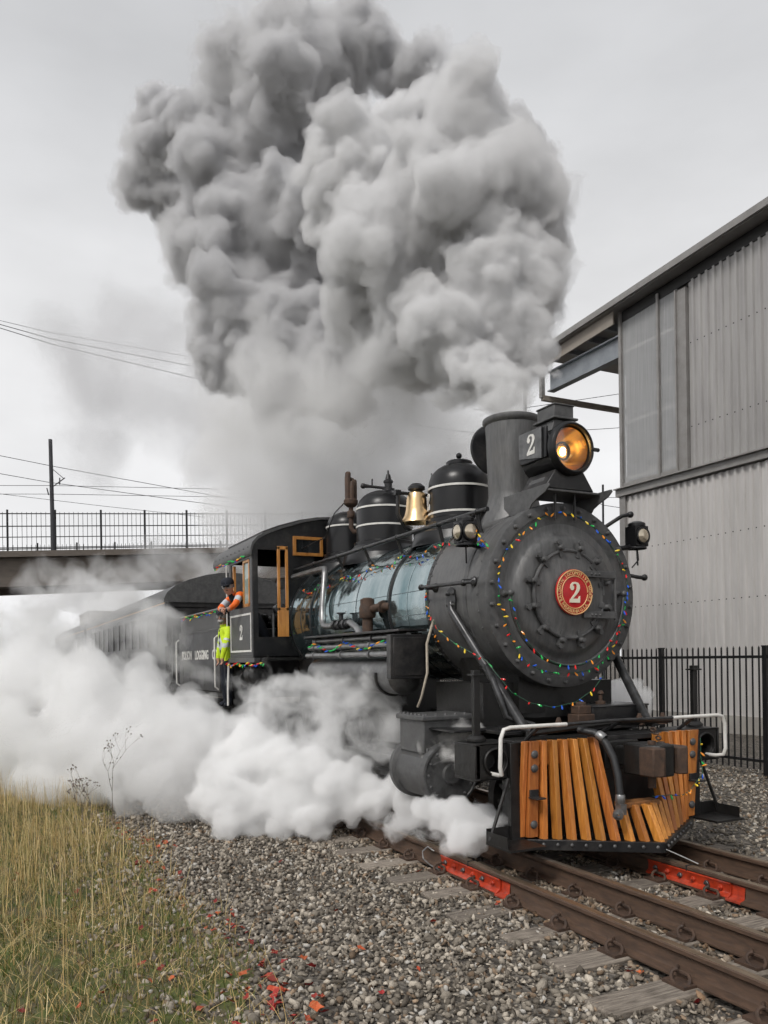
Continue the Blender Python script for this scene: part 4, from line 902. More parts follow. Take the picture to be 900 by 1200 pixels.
# ------------------------------------------------------------------ tender
tender = thing('tender', 'black riveted tender lettered POLSON LOGGING CO. behind the locomotive cab', 'tender', (-9.1, 0, 0))
tk = MB().box((-9.12, 0, 1.76), (3.26, 2.9, 1.13)).box((-9.12, 0, 1.16), (3.5, 2.6, .14)); tk.obj('water_tank', M['black'], tender, bev=.02)
for s in (-1, 1):
    MB().box((-9.12, s * 1.40, 2.47), (3.2, .04, .30), Matrix.Rotation(-s * .05, 3, 'X')).obj('coal_board', M['graphite2'], tender, bev=.004)
    MB().tube([(-7.5, s * 1.42, 2.66), (-10.74, s * 1.42, 2.66)], .025, 8).obj('top_rail', M['steel'], tender)
    MB().box((-9.12, s * 1.455, 2.31), (3.26, .012, .05)).obj('seam_strip', M['graphite2'], tender)
    for k in range(30): inst(rivet_me, 'rivet', (-10.66 + .105 * k, s * 1.463, 2.31), tender, rot=(0, 0, s * math.pi / 2))
    for x in (-8.0, -8.6, -9.2, -9.8, -10.4): MB().box((x, s * 1.453, 1.43), (.03, .008, .42)).obj('tank_stay', M['graphite2'], tender)
    for x in (-7.56, -10.72): MB().tube([(x, s * 1.46, 1.25), (x, s * 1.52, 1.3), (x, s * 1.52, 2.15), (x, s * 1.46, 2.2)], .016, 8).obj('grab_iron', M['white'], tender)
    for x in (-8.2, -8.9, -9.7, -10.4):
        t_ = MB().lathe([(.0, -.05), (.36, -.05), (.38, -.05), (.38, .06), (.30, .06), (.28, .02), (.12, .03), (.10, .06), (0, .06)], (x, s * .765, .39), (0, s, 0), 32); t_.obj('tender_wheel', M['grime'], tender)
    for x in (-8.55, -10.05): MB().box((x, s * .93, .48), (1.3, .10, .22)).box((x, s * .93, .7), (.3, .12, .3)).obj('truck_frame', M['grime'], tender, bev=.02)
for wd_, xc in (('POLSON', -10.04), ('LOGGING', -8.80), ('CO.', -7.80)):
    tm = text_mb(wd_, .235, (Vector((xc, -1.4515, 1.86)), Vector((1, 0, 0)), Vector((0, 0, 1)), Vector((0, -1, 0))), .006, sx=.96, bold=.007, spacing=1.05)
    tm.obj('tender_lettering', M['white'], tender, smooth=0)

cv_, cf_ = ICO_V, ICO_F
pc = np.stack([RNG.uniform(-10.6, -7.6, 500), RNG.uniform(-1.3, 1.3, 500), RNG.uniform(2.38, 2.5, 500)], 1)
co = soup('coal', ICO_V, ICO_F, pc, np.full((500, 3), .22) * RNG.uniform(.6, 1.2, (500, 3)), RNG.uniform(0, 6, 500), np.full((500, 3), .02), tone_mat('black_coal', .5))
stuff(co, 'black coal heaped in the tender behind the coal boards', 'coal')

# ------------------------------------------------------------------ passenger cars
MC = mat('dark_brown_black_car_paint', (0.030, 0.029, 0.030), (0.016, 0.016, 0.017), rough=0.4, scale=3, bump=0.08, wear=0.25)
def coach(x0, x1, label, front_detail):
    c = thing('passenger_car', label, 'railway car', ((x0 + x1) / 2, 0, 0), 'passenger cars behind the tender')
    pr = [(-1.56, 3.08), (-1.55, 3.16), (-1.48, 3.30), (-1.3, 3.45), (-1.0, 3.59), (-.6, 3.71), (-.3, 3.76), (0, 3.78)]
    P = pr + [(-a, b) for a, b in pr[::-1][1:]]
    MB().ext(P, (x1, 0, 0), (0, 1, 0), (0, 0, 1), (x0 - x1, 0, 0)).obj('roof', M['graphite2'], c, smooth=50)
    b = MB(); L_ = x0 - x1 - .12
    for s in (-1, 1):
        b.box(((x0 + x1) / 2, s * 1.50, 1.55), (L_, .06, 1.10)).box(((x0 + x1) / 2, s * 1.50, 2.97), (L_, .06, .24))
    n = 13; pw = L_ / n
    for s in (-1, 1):
        for k in range(n + 1):
            b.box((x1 + .06 + pw * k, s * 1.50, 2.475), (.34, .06, .75))
    b.box(((x0 + x1) / 2, 0, 1.05), (L_, 2.9, .14)); b.obj('body', MC, c)
    for k in range(n):
        for s in (-1,):
            w_ = MB().box((x1 + .06 + pw * (k + .5), s * 1.49, 2.475), (pw - .34, .02, .75)); w_.obj('window', M['grime'], c)
    f_ = MB().ext([(a * .97, min(b_ - .03, 3.74)) for a, b_ in P if b_ > 3.2] + [(1.47, 2.95), (.45, 2.95), (-.45, 2.95), (-1.47, 2.95)], (x0 - .08, 0, 0), (0, 1, 0), (0, 0, 1), (.05, 0, 0))
    f_.box((x0 - .055, -.98, 2.0), (.05, .98, 1.95)).box((x0 - .055, .98, 2.0), (.05, .98, 1.95)); f_.obj('end_wall', MC, c)
    MB().box((x0 - .10, 0, 2.0), (.03, 1.0, 1.9)).obj('end_door', M['grime'], c)
    MB().box((x0 - .075, .0, 2.42), (.03, .74, .22)).obj('door_panel', M['cabwood'], c)
    MB().tube([(x0 + .02, -1.40, 1.3), (x0 + .05, -1.40, 1.35), (x0 + .05, -1.40, 2.5), (x0 + .02, -1.40, 2.55)], .015, 6).obj('grab_iron', M['silver'], c)
    MB().box(((x0 + x1) / 2, -1.535, 3.06), (L_, .012, .03)).obj('gilt_line', M['gold'], c)
    for xx in (x0 - 2.2, x1 + 2.2):
        MB().box((xx, 0, .55), (2.6, 2.0, .4)).obj('truck', M['grime'], c, bev=.03)
        for dx in (-.9, .9):
            for s in (-1, 1): MB().lathe([(0, -.05), (.42, -.05), (.42, .06), (.3, .06), (0, .06)], (xx + dx, s * .765, .43), (0, s, 0), 28).obj('car_wheel', M['grime'], c)
coach(-11.78, -27.4, 'dark passenger car coupled straight behind the tender, half hidden in steam', True)
coach(-28.3, -44.0, 'dark passenger car farther back along the track, past the first car', False)

# ------------------------------------------------------------------ industrial building
BY = 11.2; BX0 = -11.10; BX1 = 16.0; ZM = 6.36
bld = thing('industrial_building', 'grey corrugated metal industrial building behind the iron fence', 'building', (0, BY, 0))
def roofz(x): return 11.62 + (x - BX0) * .055
def corr(x0, x1, z0, z1fun, name):
    """one corrugated sheet: trapezoid ribs, real depth"""
    pitch = .22; mb = MB(); pts = []
    x = x0
    n = int(round((x1 - x0) / pitch))
    for k in range(n):
        a = x0 + k * pitch
        for fx, dy in ((0, 0), (.10, 0), (.125, -.05), (.185, -.05), (.21, 0)): pts.append((a + fx, dy))
    pts.append((x1, 0)); m = len(pts)
    vs = [(a, BY + dy, z0) for a, dy in pts] + [(a, BY + dy, z1fun(a)) for a, dy in pts]
    mb.add(vs, [(i, i + 1, m + i + 1, m + i) for i in range(m - 1)])
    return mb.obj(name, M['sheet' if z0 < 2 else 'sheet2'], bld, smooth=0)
screw_me, _ = MB().lathe([(0, 0), (.016, 0), (.016, .012), (0, .016)], axis=(0, -1, 0), seg=6).mesh('screw', M['grime'])
x = BX0 + .14
while x < BX1 - .5:
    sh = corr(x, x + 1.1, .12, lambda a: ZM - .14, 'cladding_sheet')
    if x < -5.2:
        for z in (3.10, 4.72):
            for k in range(5): inst(screw_me, 'screw', (x + .05 + .22 * k, BY - .006, z), sh)
    x += 1.1
x = -8.66
while x < BX1 - .5:
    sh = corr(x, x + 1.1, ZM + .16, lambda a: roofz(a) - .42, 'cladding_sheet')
    if x < -5.2:
        for z in (7.6, 9.75):
            for k in range(5): inst(screw_me, 'screw', (x + .05 + .22 * k, BY - .006, z), sh)
    x += 1.1
tr = MB().box(((BX0 + BX1) / 2 - .08, BY - .03, ZM), (BX1 - BX0 + .2, .22, .20)).box(((BX0 + BX1) / 2 - .08, BY - .10, ZM + .11), (BX1 - BX0 + .2, .26, .03)); tr.obj('sill_flashing', M['trim'], bld)
MB().box((BX0 + .02, BY - .02, 3.12), (.22, .12, 6.28)).obj('corner_flashing', M['trim'], bld)
MB().box(((BX0 + BX1) / 2, BY + .05, 0), (BX1 - BX0, .3, .5)).obj('footing', M['concrete2'], bld)
MB().box((-8.83, BY - .03, 8.85), (.30, .14, 4.7)).box((-8.99, BY - .06, 8.85), (.05, .18, 4.75)).obj('pilaster_trim', M['trim'], bld)
MB().box((BX0 + .02, BY - .03, 9.0), (.10, .14, 5.1)).obj('bay_post', M['trim'], bld)
MB().box((-9.66, BY - .04, 8.95), (.07, .12, 4.95)).obj('mullion', M['trim'], bld)
MB().box((-10.02, BY - .03, ZM + .20), (2.1, .1, .12)).obj('bay_sill', M['trim'], bld)
mpoly = bpy.data.materials.new('ribbed_polycarbonate'); mpoly.use_nodes = True
_n = mpoly.node_tree; _p = _n.nodes['Principled BSDF']; _o = _n.nodes['Material Output']
_p.inputs['Base Color'].default_value = (.46, .465, .47, 1); _p.inputs['Roughness'].default_value = .35
_t = _n.nodes.new('ShaderNodeBsdfTransparent'); _mx = _n.nodes.new('ShaderNodeMixShader')
_tc = _n.nodes.new('ShaderNodeTexCoord'); _mp = _n.nodes.new('ShaderNodeMapping'); _mp.inputs['Scale'].default_value = (1, 1, .02)
_w = _n.nodes.new('ShaderNodeTexNoise'); _w.inputs['Scale'].default_value = 40
_n.links.new(_tc.outputs['Object'], _mp.inputs[0]); _n.links.new(_mp.outputs[0], _w.inputs['Vector'])
_mr = _n.nodes.new('ShaderNodeMapRange'); _mr.inputs[3].default_value = .35; _mr.inputs[4].default_value = .65; _n.links.new(_w.outputs[0], _mr.inputs[0])
_n.links.new(_mr.outputs[0], _mx.inputs[0]); _n.links.new(_t.outputs[0], _mx.inputs[1]); _n.links.new(_p.outputs[0], _mx.inputs[2]); _n.links.new(_mx.outputs[0], _o.inputs[0])
for xa, xb in ((BX0 + .07, -9.70), (-9.62, -9.02)):
    MB().ext([(xa, ZM + .25), (xb, ZM + .25), (xb, roofz(xb) - .42), (xa, roofz(xa) - .42)], (0, BY - .02, 0), (1, 0, 0), (0, 0, 1), (0, .012, 0)).obj('translucent_panel', mpoly, bld)
mlitbar = mat('lit_pale_bar', (.85, .83, .78), (.75, .73, .68), rough=.6)  # pale colour stands in for light caught by girts and deeper bars
for z in (8.32, 10.34, 6.75): MB().box((-9.95, BY + .03, z), (2.2, .06, .09)).obj('girt', mlitbar, bld)
for x, z, l_ in ((-9.6, 9.15, 1.2), (-9.8, 7.35, 1.2), (-9.9, 6.95, 1.0)): MB().box((x, BY + .28, z), (l_, .06, .14)).obj('roof_light_bar', mlitbar, bld)  # pale bars put in for roof light showing through the panels
MB().box((-9.9, BY + 1.2, 9.0), (2.6, .05, 5.2)).obj('inner_wall', mat('inner_grey', (.25, .25, .25), (.2, .2, .2), rough=.8), bld)
MB().box(((BX0 + BX1) / 2, 26, 5.5), (BX1 - BX0, .2, 11)).box((BX0 + .1, 18.7, 5.6), (.12, 14.8, 11.2)).obj('rear_walls', M['sheet'], bld)
# roof with fascia, and the open canopy end
RX0 = -14.55
rf = MB().ext([(RX0, roofz(RX0) - .12), (BX1, roofz(BX1) - .12), (BX1, roofz(BX1) + .05), (RX0, roofz(RX0) + .05)], (0, BY - .42, 0), (1, 0, 0), (0, 0, 1), (0, 15.5, 0)); rf.obj('roof', M['trim'], bld)
MB().ext([(RX0, roofz(RX0) - .10), (BX1, roofz(BX1) - .10), (BX1, roofz(BX1) + .07), (RX0, roofz(RX0) + .07)], (0, BY - .50, 0), (1, 0, 0), (0, 0, 1), (0, .08, 0)).obj('roof_gutter', M['trim'], bld)
MB().ext([(BX0, roofz(BX0) - .44), (BX1, roofz(BX1) - .44), (BX1, roofz(BX1) - .14), (BX0, roofz(BX0) - .14)], (0, BY - .04, 0), (1, 0, 0), (0, 0, 1), (0, .05, 0)).obj('fascia', M['grime'], bld)
MB().ext([(RX0 + .05, roofz(RX0) - .50), (BX0 - .02, roofz(BX0) - .50), (BX0 - .02, roofz(BX0) - .13), (RX0 + .05, roofz(RX0) - .13)], (0, BY - .30, 0), (1, 0, 0), (0, 0, 1), (0, .05, 0)).obj('canopy_fascia', mat('tan_fascia', (.30, .265, .225), (.24, .21, .18), rough=.6, scale=3), bld)
MB().box((RX0 + .06, BY - .2, 10.8), (.12, .14, 1.5)).obj('canopy_post', M['trim'], bld)
cb = MB()
for z, h, d in ((10.56, .60, .03), (10.85, .04, .26), (10.25, .04, .26)): cb.box(((RX0 + BX0) / 2 + .08, BY + .05, z), (BX0 - RX0 - .2, d, h))
cb.obj('canopy_beam', M['beam'], bld)
for xx in (-13.6, -12.6, -11.7): MB().box((xx, BY + 3.5, 11.32), (.12, 7.4, .22)).obj('canopy_purlin', M['beam'], bld)
MB().box(((RX0 + BX0) / 2 + .2, BY + 5.5, 10.75), (BX0 - RX0 - .1, .2, .5)).obj('canopy_beam', M['beam'], bld)
MB().box((RX0 + .06, BY + 4.3, 10.05), (.13, 9.0, .16)).obj('canopy_tie', mat('tan_fascia', (.3, .27, .23)), bld)
MB().lathe([(.10, 0), (.16, -.05), (.16, -.16), (.08, -.2), (0, -.2)], (-12.3, BY + 2.6, 10.95), seg=14).obj('canopy_lamp', M['rust'], bld)

# ------------------------------------------------------------------ iron fence by the building
FY = 5.8
fence = thing('iron_fence', 'black iron picket fence standing in front of the grey building', 'fence', (-4.4, FY, -.18))
for z in (1.70, .06): MB().box((-6.0, FY, z), (18.0, .03, .045)).obj('fence_rail', M['iron'], fence)
post_me, _ = MB().box((0, 0, 0), (.075, .075, 2.08)).box((0, 0, 1.045), (.09, .09, .02)).box((0, 0, -1.03), (.16, .16, .02)).mesh('fence_post', M['iron'])
PSP = 2.155
for k in range(-6, 4): inst(post_me, 'fence_post', (-2.28 + PSP * k, FY, .83), fence)
pk_me, _ = MB().add([(a * .010, b * .010, z) for z in (-.97, .955) for a, b in ((-1, -1), (1, -1), (1, 1), (-1, 1))] + [(0, 0, .99)],
                    [(3, 2, 1, 0), (0, 1, 5, 4), (1, 2, 6, 5), (2, 3, 7, 6), (3, 0, 4, 7), (4, 5, 8), (5, 6, 8), (6, 7, 8), (7, 4, 8)]).mesh('picket', M['iron'], 0)
for k in range(-6, 3):
    for j in range(1, 18): inst(pk_me, 'picket', (-2.28 + PSP * k + PSP * j / 18, FY, .90), fence)

# ------------------------------------------------------------------ road bridge with railing
B0 = at(-140, 648.5, 38.2); B1 = at(520, 637.5, 51.0)
bu = (B1 - B0); BLn = bu.length; bu.normalize(); bv = Vector((-bu.y, bu.x, 0)).normalized(); bn = Vector((0, 0, 1))
bridge = thing('road_bridge', 'brown concrete road bridge with black railings crossing behind the train', 'bridge', tuple(at(120, 690, 41)))
def bbox(mb, s0, s1, v0, v1, z0, z1):
    vs = [B0 + bu * s + bv * v + bn * z for s in (s0, s1) for v in (v0, v1) for z in (z0, z1)]
    return mb.add(vs, [(0, 1, 3, 2), (4, 6, 7, 5), (0, 4, 5, 1), (2, 3, 7, 6), (0, 2, 6, 4), (1, 5, 7, 3)])
bbox(MB(), 0, BLn, -.15, 9.0, -.30, 0).obj('deck_edge', M['concrete2'] if False else M['concrete'], bridge)
bbox(MB(), 0, BLn, .25, .9, -1.58, -.32).obj('girder', M['concrete'], bridge)
bbox(MB(), 0, BLn, .10, 1.05, -1.78, -1.60).obj('girder_flange', M['concrete'], bridge)
bbox(MB(), 0, BLn, 7.5, 8.2, -1.6, -.32).obj('girder', M['concrete'], bridge)
for v in (0.1, 8.4):
    for z in (1.92, 1.28, .12): bbox(MB(), 0, BLn, v, v + .04, z - .025, z + .025).obj('railing_rail', M['iron'], bridge)
    if v > 1: 
        pass
bpost = MB().box((0, 0, 1.06), (.10, .10, 2.12)); bpost_me, _ = bpost.mesh('railing_post', M['iron'])
bbar_me, _ = MB().box((0, 0, 1.0), (.025, .025, 2.0)).mesh('railing_bar', M['iron'], 0)
ang = math.atan2(bu.y, bu.x)
k = 0; s_ = 1.0
while s_ < BLn - 1:
    p = B0 + bu * s_ + bv * .12
    inst(bpost_me, 'railing_post', p + bn * 1.06, bridge, rot=(0, 0, ang))
    for j in range(1, 10):
        q = B0 + bu * (s_ + 2.25 * j / 10) + bv * .12
        inst(bbar_me, 'railing_bar', q + bn * 1.0, bridge, rot=(0, 0, ang))
    q = B0 + bu * (s_ + 1.6) + bv * 8.42
    inst(bpost_me, 'railing_post', q + bn * .75, bridge, rot=(0, 0, ang), scale=(1, 1, .75))
    if s_ < 17:
        for j in range(0, 9):
            q = B0 + bu * (s_ + 2.25 * j / 9) + bv * 8.42
            inst(bbar_me, 'railing_bar', q + bn * .72, bridge, rot=(0, 0, ang), scale=(1, 1, .72))
    s_ += 2.25

# ------------------------------------------------------------------ poles, wires, distant shed
def line_pole(px, top, bot, D, r, label, arm=True):
    a, b = at(px[0], top, D), at(px[1], bot, D)
    t = thing('utility_pole', label, 'pole', tuple(b))
    MB().tube([b, a], [r * 1.15, r], 14).obj('shaft', M['pole'], t)
    return t, a, b
t1, a1, b1 = line_pole((59, 62.5), 515, 646, 41.4, .095, 'dark overhead line pole rising from the road bridge railings')
ar = MB().tube([at(62, 550, 41.4), at(75, 561, 41.2)], .02, 6).tube([at(61, 571, 41.4), at(76, 560, 41.2)], .026, 6).tube([at(70, 560, 41.2), at(70, 568, 41.2)], .03, 6); ar.obj('bracket_arm', M['pole'], t1)
MB().tube([at(55, 572, 41.4), at(57, 580, 41.4)], .03, 6).obj('insulator', M['pole'], t1)
line_pole((615, 616.5), 447, 828, 33, .075, 'grey pole standing behind the smoke stack')
t3, a3, b3 = line_pole((706.5, 708.5), 568, 836, 27, .035, 'thin dark pole between headlight and building corner')
def wire(p, label, r=.012, sag=0.0):
    pts = [at(*q) for q in p]
    out = []
    for a, b in zip(pts, pts[1:]):
        for i in range(8): out.append(a.lerp(b, i / 8) - Vector((0, 0, sag * 4 * (i / 8) * (1 - i / 8))))
    out.append(pts[-1]); tag(MB().tube(out, r, 5).obj('overhead_wire', M['wire']), label, 'wire')
wire([(-40, 366, 30), (60, 390, 32), (240, 421, 36)], 'topmost of three thin wires sloping down into the smoke', .009)
wire([(-40, 369, 30), (60, 397, 32), (240, 432, 36)], 'middle of three thin wires sloping down into the smoke', .014)
wire([(-40, 372, 30), (60, 403, 32), (240, 446, 36)], 'lowest of three thin wires sloping down into the smoke', .014)
wire([(-40, 526, 40), (60, 546, 41.4), (175, 567, 44), (300, 590, 48)], 'wire passing the bridge pole highest, sloping down', .016)
wire([(-40, 548, 40), (56, 565, 41.4), (180, 582, 44), (300, 598, 48)], 'wire sloping down past the bracket arm of the bridge pole', .016)
wire([(-40, 569, 41), (60, 569, 41.3), (300, 574, 45)], 'level contact wire hung from the bridge pole bracket', .014)
wire([(-40, 579, 41), (60, 579, 41.3), (300, 583, 45)], 'level contact wire just under the other one on the bridge', .014)
wire([(-40, 574, 40), (120, 593, 43), (240, 606, 46)], 'wire sloping down just above the bridge railings', .012)
wire([(470, 494, 36), (556, 507, 34), (700, 503, 33), (800, 492, 33)], 'wire strung behind smoke stack and headlight', .012, .05)
wire([(556, 480, 36), (615, 478, 33), (730, 461, 33)], 'wire from the grey pole towards the canopy', .012)
wire([(600, 583, 40), (760, 583, 40)], 'thin level wire behind the class lamp and headlight shelf', .012)
wire([(690, 585, 27), (707, 592, 27), (760, 600, 25)], 'short wire sagging from the thin pole to the building', .010)
sh_ = thing('distant_shed', 'pale flat roofed shed beyond the passenger cars under the bridge', 'building', tuple(at(125, 775, 75)))
c0 = at(104, 716, 75); c1 = at(190, 714, 78); c2 = at(190, 716, 95)
for nm, mm, z0, z1, e in (('wall', M['concrete2'], -.2 - c0.z, -.12, 0.0), ('parapet', M['trim'], -.12, .04, .06)):
    mb = MB(); A_, B_ = Vector((c0.x, c0.y, c0.z)), Vector((c1.x, c1.y, c0.z)); d_ = (B_ - A_).normalized(); nn_ = Vector((-d_.y, d_.x, 0))
    if nn_.dot(FW) < 0: nn_ = -nn_
    q = [A_ - d_ * e - nn_ * e, B_ + d_ * e - nn_ * e, B_ + d_ * e + nn_ * (8 + e), A_ - d_ * e + nn_ * (8 + e)]
    mb.add([p + Vector((0, 0, z0)) for p in q] + [p + Vector((0, 0, z1)) for p in q], [(3, 2, 1, 0), (4, 5, 6, 7), (0, 1, 5, 4), (1, 2, 6, 5), (2, 3, 7, 6), (3, 0, 4, 7)])
    mb.obj(nm, mm, sh_)

# ------------------------------------------------------------------ dry weeds
def weed(x, y, h, seed, label, lean=0.0):
    rr = random.Random(seed); z = verge_z(x, y) if y < edge_y(x) else gz(x, y)
    root = thing('dry_weed', label, 'plant', (x, y, z))
    mb = MB(); tips = []
    def grow(p, d, ln, r, lv):
        q = p + d * ln; m = p.lerp(q, .5) + Vector((rr.uniform(-1, 1), rr.uniform(-1, 1), 0)) * ln * .05
        mb.tube([p, m, q], [r, r * .85, r * .7], 5)
        if lv == 0: tips.append(q); return
        for k in range(rr.choice((2, 2, 3))):
            dd = (d + Vector((rr.uniform(-1, 1), rr.uniform(-1, 1), rr.uniform(-.05, .45))) * .75).normalized()
            grow(q, dd, ln * rr.uniform(.55, .8), r * .65, lv - 1)
        if lv > 1: tips.append(p.lerp(q, .6))
    grow(Vector((x, y, z - .02)), Vector((lean, 0, 1)).normalized(), h * .42, .0048, 4)
    mb.obj('stems', M['weed'], root)
    sd = MB()
    for t in tips: sd.sphere(t, .008, 6)
    o = sd.obj('seed_heads', M['weed'], root); o['kind'] = 'stuff'
weed(-3.45, -3.80, 1.1, 3, 'tall forked dry weed standing before the white steam')
weed(-3.55, -4.03, .68, 8, 'shorter dry weed beside the tall forked one', .1)
weed(-3.4, -4.13, .55, 12, 'small thin dry weed at the edge of the dry grass', -.1)

# ------------------------------------------------------------------ festoon lights
random.seed(99)
bl_me = []
for m_ in BULB:
    bl_me.append(MB().lathe([(0, .034), (.006, .028), (.0105, .012), (.010, 0), (.007, -.008), (.0065, -.022), (0, -.024)], seg=7).mesh('bulb', m_)[0])
def strand(pts, n, label, jit=.012, dirs=None, scale=1.0):
    pts = [Vector(p) for p in pts]
    root = MB().tube(pts, .0042, 5).obj('string_lights', M['lightwire'])
    WORLD[root.name] = root.location.copy(); tag(root, label, 'string lights')
    seg = [(b - a).length for a, b in zip(pts, pts[1:])]; tot = sum(seg)
    for k in range(n):
        t = tot * (k + .5 + random.uniform(-.3, .3)) / n; i = 0
        while i < len(seg) - 1 and t > seg[i]: t -= seg[i]; i += 1
        p = pts[i].lerp(pts[i + 1], t / seg[i])
        d = Vector((random.uniform(.1, 1), random.uniform(-1, .6), random.uniform(-1.2, .3))).normalized() if dirs is None else (dirs + Vector((random.uniform(-.7, .7), random.uniform(-.7, .7), random.uniform(-.5, .5)))).normalized()
        o = inst(bl_me[random.randrange(5)], 'bulb', p + d * .028 * scale, root, scale=(scale,) * 3); o.rotation_euler = d.to_track_quat('Z', 'X').to_euler()
strand([(.055 + .006 * math.sin(9 * a), (.785 + .02 * math.sin(5 * a)) * math.cos(a), AZ + (.785 + .02 * math.sin(5 * a)) * math.sin(a)) for a in [math.radians(q) for q in range(-90, 268, 5)]], 66, 'ring of coloured lights round the smokebox front ring bolts', scale=0.9)
strand([(.125, .69 * math.cos(a), AZ + .69 * math.sin(a)) for a in [math.radians(q) for q in range(180, 361, 5)]], 20, 'string of coloured lights along the curved front handrail', scale=0.9)
strand([(-1.06, -.93, 2.45), (-1.0, -.96, 2.25), (-.75, -.97, 2.02), (-.45, -.95, 1.88), (-.15, -.93, 1.78), (.0, -.9, 1.72), (.10, -.86, 1.60), (.18, -.74, 1.42), (.2, -.55, 1.32), (.22, -.3, 1.27), (.24, -.05, 1.31), (.2, .2, 1.42), (.12, .4, 1.55)], 24, 'string of coloured lights drooping under the smokebox past the brace', scale=0.9)
strand([(-1.14, -.88, 2.55), (-1.14, -.90, 2.25), (-1.1, -.80, 2.0), (-1.12, -.7, 1.85)], 10, 'short string of coloured lights beside the smokebox joint', scale=0.95)
strand([(-.6 - .24 * k, -.70 - .005 * k + .03 * math.sin(k), 2.98 - .012 * k - .05 * math.sin(1.9 * k)) for k in range(20)], 42, 'string of coloured lights along the boiler handrail', scale=0.9)
strand([(-1.1 - .2 * k, -1.31, 1.90 + .05 * math.sin(1.3 * k)) for k in range(13)], 24, 'string of coloured lights woven round the cooling pipes', dirs=Vector((0, -1, -.3)), scale=0.95)
strand([(-5.7 - .2 * k, -1.50, 3.36 + .03 * math.sin(2 * k)) for k in range(10)], 20, 'string of coloured lights under the cab roof edge', dirs=Vector((0, -1, -.3)), scale=0.95)
strand([(-4.9 - .2 * k, -1.47, 1.70 + .03 * math.sin(2 * k)) for k in range(11)], 26, 'string of coloured lights along the sill below the cab', dirs=Vector((0, -.8, -.7)), scale=1.0)
strand([(-7.6 - .2 * k, -1.45, 2.62 + .03 * math.sin(1.7 * k)) for k in range(15)], 24, 'string of coloured lights along the tender top rail', dirs=Vector((0, -1, -.3)), scale=1.0)
strand([(.98, .18, .50), (1.0, .36, .50), (.96, .55, .47), (.90, .72, .49), (.84, .88, .56), (.8, 1.0, .62), (.76, 1.02, .78), (.76, 1.02, .95)], 15, 'string of coloured lights draped on the pilot slats beside the coupler', scale=0.9)
strand([(-.30, -.82, 3.06), (-.22, -.86, 3.0), (-.18, -.84, 2.90), (-.24, -.82, 2.84), (-.14, -.80, 2.86), (-.12, -.78, 2.78)], 13, 'bunch of coloured lights wound round the class lamp bracket', scale=0.95)

# ------------------------------------------------------------------ people
def skin_mesh(J, B, mats, pick, sub=2):
    """continuous body grown over a skeleton. J: name -> (point, radius); B: bones; pick(point) -> material index"""
    names = list(J); me = bpy.data.meshes.new('person')
    me.from_pydata([J[n][0] for n in names], [(names.index(a), names.index(b)) for a, b in B], [])
    o = bpy.data.objects.new('person', me); COL.objects.link(o)
    sk = o.modifiers.new('skin', 'SKIN'); sk.use_smooth_shade = True
    sv = me.skin_vertices[0].data
    for i, n in enumerate(names):
        r = J[n][1]; sv[i].radius = (r, r) if not isinstance(r, tuple) else r; sv[i].use_root = (n == 'pelvis')
    ss = o.modifiers.new('sub', 'SUBSURF'); ss.levels = sub; ss.render_levels = sub
    dg = bpy.context.evaluated_depsgraph_get(); dg.update()
    m2 = bpy.data.meshes.new_from_object(o.evaluated_get(dg)); bpy.data.objects.remove(o)
    m2.materials.clear()
    for m_ in mats: m2.materials.append(m_)
    for p in m2.polygons: p.material_index = pick(p.center); p.use_smooth = True
    m2.name = 'person'
    return m2
def hand(J, B, base, palm, d, side, tag_):
    """palm and five fingers rooted at joint base; d = pointing direction, side = across the palm"""
    d = d.normalized(); side = side.normalized(); c = Vector(J[base][0]); curl = d.cross(side).normalized()
    J[tag_ + 'palm'] = (c + d * .055, .030); B.append((base, tag_ + 'palm'))
    for k, (off, ln) in enumerate(((-.030, .072), (-.010, .082), (.010, .078), (.030, .062))):
        J[tag_ + 'f%d' % k] = (c + d * .095 + side * off, .010); J[tag_ + 'g%d' % k] = (c + d * (.095 + ln * .55) + side * off * 1.1 + curl * .012, .009)
        J[tag_ + 'h%d' % k] = (c + d * (.095 + ln * .9) + side * off * 1.1 + curl * .036, .008)
        B += [(tag_ + 'palm', tag_ + 'f%d' % k), (tag_ + 'f%d' % k, tag_ + 'g%d' % k), (tag_ + 'g%d' % k, tag_ + 'h%d' % k)]
    J[tag_ + 't0'] = (c + d * .045 - side * .045, .011); J[tag_ + 't1'] = (c + d * .085 - side * .062, .009)
    B += [(tag_ + 'palm', tag_ + 't0'), (tag_ + 't0', tag_ + 't1')]
